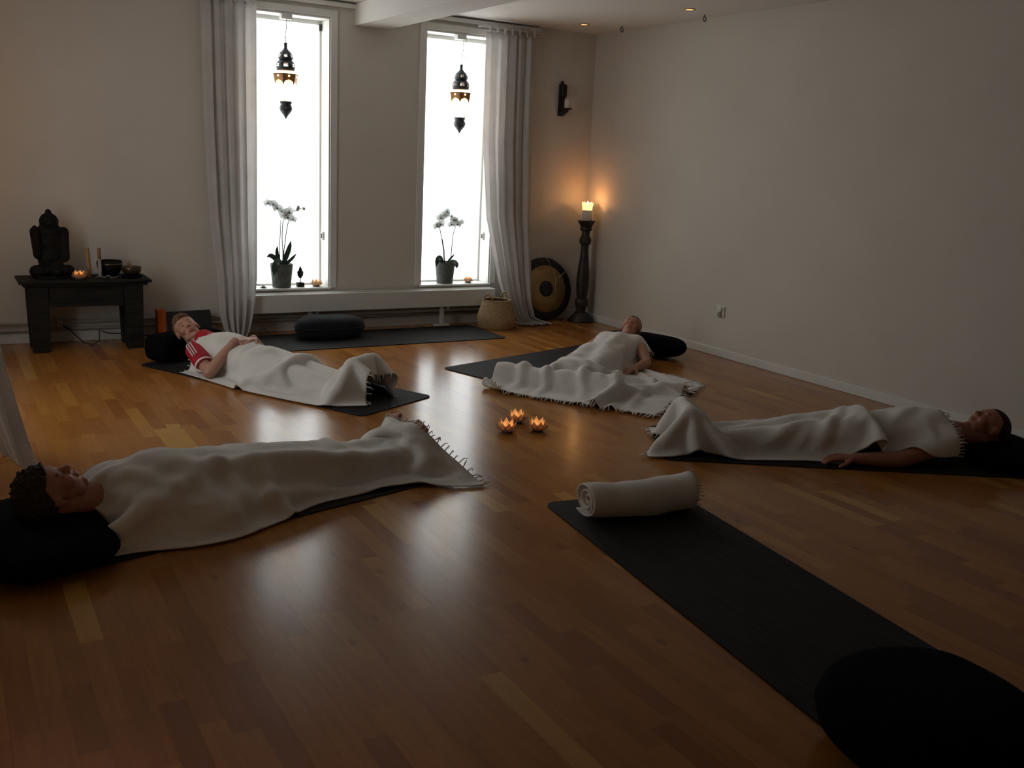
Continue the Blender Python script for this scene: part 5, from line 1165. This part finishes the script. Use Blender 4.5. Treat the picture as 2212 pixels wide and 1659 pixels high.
# ---- the nearest sleeper on the left
pD = Person(1.66, (0.300, 3.735, 0.190), 13.4, dict(chest=0.14, belly=0.118, pelvis=0.105, shoulder=0.13, knee=0.080, ankle=0.052), tilt=20, turn=-6, hh=0.228, spread=0.04, foot_lean=0.05, foot_up=0.68)
pD.arm(1, pD.p(0.325, 0.150, 0.055), pD.p(0.44, 0.095, 0.10), (pD.ef - pD.er * 0.3), V(0, 0, 1), True, 0.3)
pD.arm(-1, pD.p(0.325, -0.150, 0.055), pD.p(0.45, -0.120, 0.07), (pD.ef), V(0, 0, 1), True, 0.3)
colD = pD.colliders(0.008)
P, UV = rest_grid(pD, 0.10, 1.78, lambda u: 0.42, lambda u: 0.44 + 0.05 * smooth01(0.05, 0.22, u) * (1 - smooth01(0.25, 0.4, u)) - 0.10 * smooth01(0.35, 0.6, u) + 0.20 * smooth01(0.80, 1.0, u), z=0.30, squash=(0.965, 0.985), seed=41, zfun=lambda s, r: 0.30 + 0.25 * smooth01(0.4, 1.2, s), noise_amp=0.03)
XD = creases(drape(P, UV, colD, steps=170, iters=14, fric=0.7, bend=0.03), UV, 0.016, 0.8, 9, 0, [(0.40, 0.10, 1.70, 0.12, 0.022, 0.030), (0.55, 0.30, 1.72, 0.26, 0.020, 0.028), (0.16, 0.34, 0.62, 0.10, 0.022, 0.032), (0.30, 0.42, 0.70, 0.33, 0.018, 0.025), (0.62, 0.02, 0.70, 0.34, 0.016, 0.03), (1.0, 0.26, 1.75, 0.42, 0.02, 0.025), (0.2, 0.02, 0.42, 0.22, 0.014, 0.03)])
tD = thing('person', 'curly-haired sleeper nearest the camera on the left', 'person', (1.0, 3.9, 0.0))
obj('body', pD.mesh(0.0045, (0.44, 0.20, 0.14), (0.34, 0.09, 0.08)), 'skin', tD)
pD.hair(tD, 'hair_brown', 0.12, 0.13, 5.0, 0.18, -0.55, tuft=((0.0, 0.35, 0.95), 0.12), seed=11)
blanket('blanket', 'white blanket over the nearest sleeper on the left', XD, fringe=(('bottom', 1.0),), seed=4)

# ------------------------------------------------------------------ rolled blanket on the empty mat
def rolled_blanket():
    t = thing('rolled_blanket', 'white fringed blanket rolled up on the end of the empty mat', 'blanket', (2.47, 3.09, 0.006))
    c = Vector((2.505, 3.085, 0.0065)); d = Vector((math.cos(math.radians(-8)), math.sin(math.radians(-8)), 0)); n = Vector((-d.y, d.x, 0)); bm = new_bm(); L_ = 0.50; NA, NL = 120, 24; turns = 3.1
    rows = []
    for k in range(NL + 1):
        u = k / NL; row = []
        for i in range(NA + 1):
            v = i / NA; a = -0.5 * PI + turns * 2 * PI * v; r = 0.015 + 0.060 * v
            sq = 1.28; x = math.cos(a) * r * sq; z = math.sin(a) * r * 0.98
            w = 0.006 * noise.noise(Vector((u * 5, v * 9, 1))) + 0.008 * math.sin(u * 5 + 2) * v
            zz = z + 0.079 + w * v; dx = 0.018 * noise.noise(Vector((v * 5, 3, u))) * (1 if u < 0.5 else 1.6)
            p = c + d * (L_ * (u - 0.5) + dx + 0.02 * (v - 0.5) * (1 if u > 0.5 else -1)) + n * (x + w) + Vector((0, 0, max(0.003, zz * (1 + 0.10 * u))))
            row.append(bm.verts.new(p))
        rows.append(row)
    for k in range(NL):
        for i in range(NA): bm.faces.new((rows[k][i], rows[k][i + 1], rows[k + 1][i + 1], rows[k + 1][i]))
    ends = [v.co.copy() for v in rows[-1]]
    o = obj('cloth', bm, 'blanket_cotton', t); s = o.modifiers.new('s', 'SOLIDIFY'); s.thickness = 0.007; s.offset = 0
    bm = new_bm(); rnd = random.Random(5)
    for i in range(20, NA, 1):
        p = ends[i]; j = Vector((rnd.uniform(-.4, .4), rnd.uniform(-.4, .4), rnd.uniform(-.5, .3))); q = p + (d + j).normalized() * rnd.uniform(0.015, 0.032)
        q.z = max(q.z, 0.010); tube(bm, [p - d * 0.004, q], 0.0028, 5, 0.0013)
    tag(obj('fringe', bm, 'blanket_cotton', t), 'short white tassel fringe', kind='stuff')
rolled_blanket()
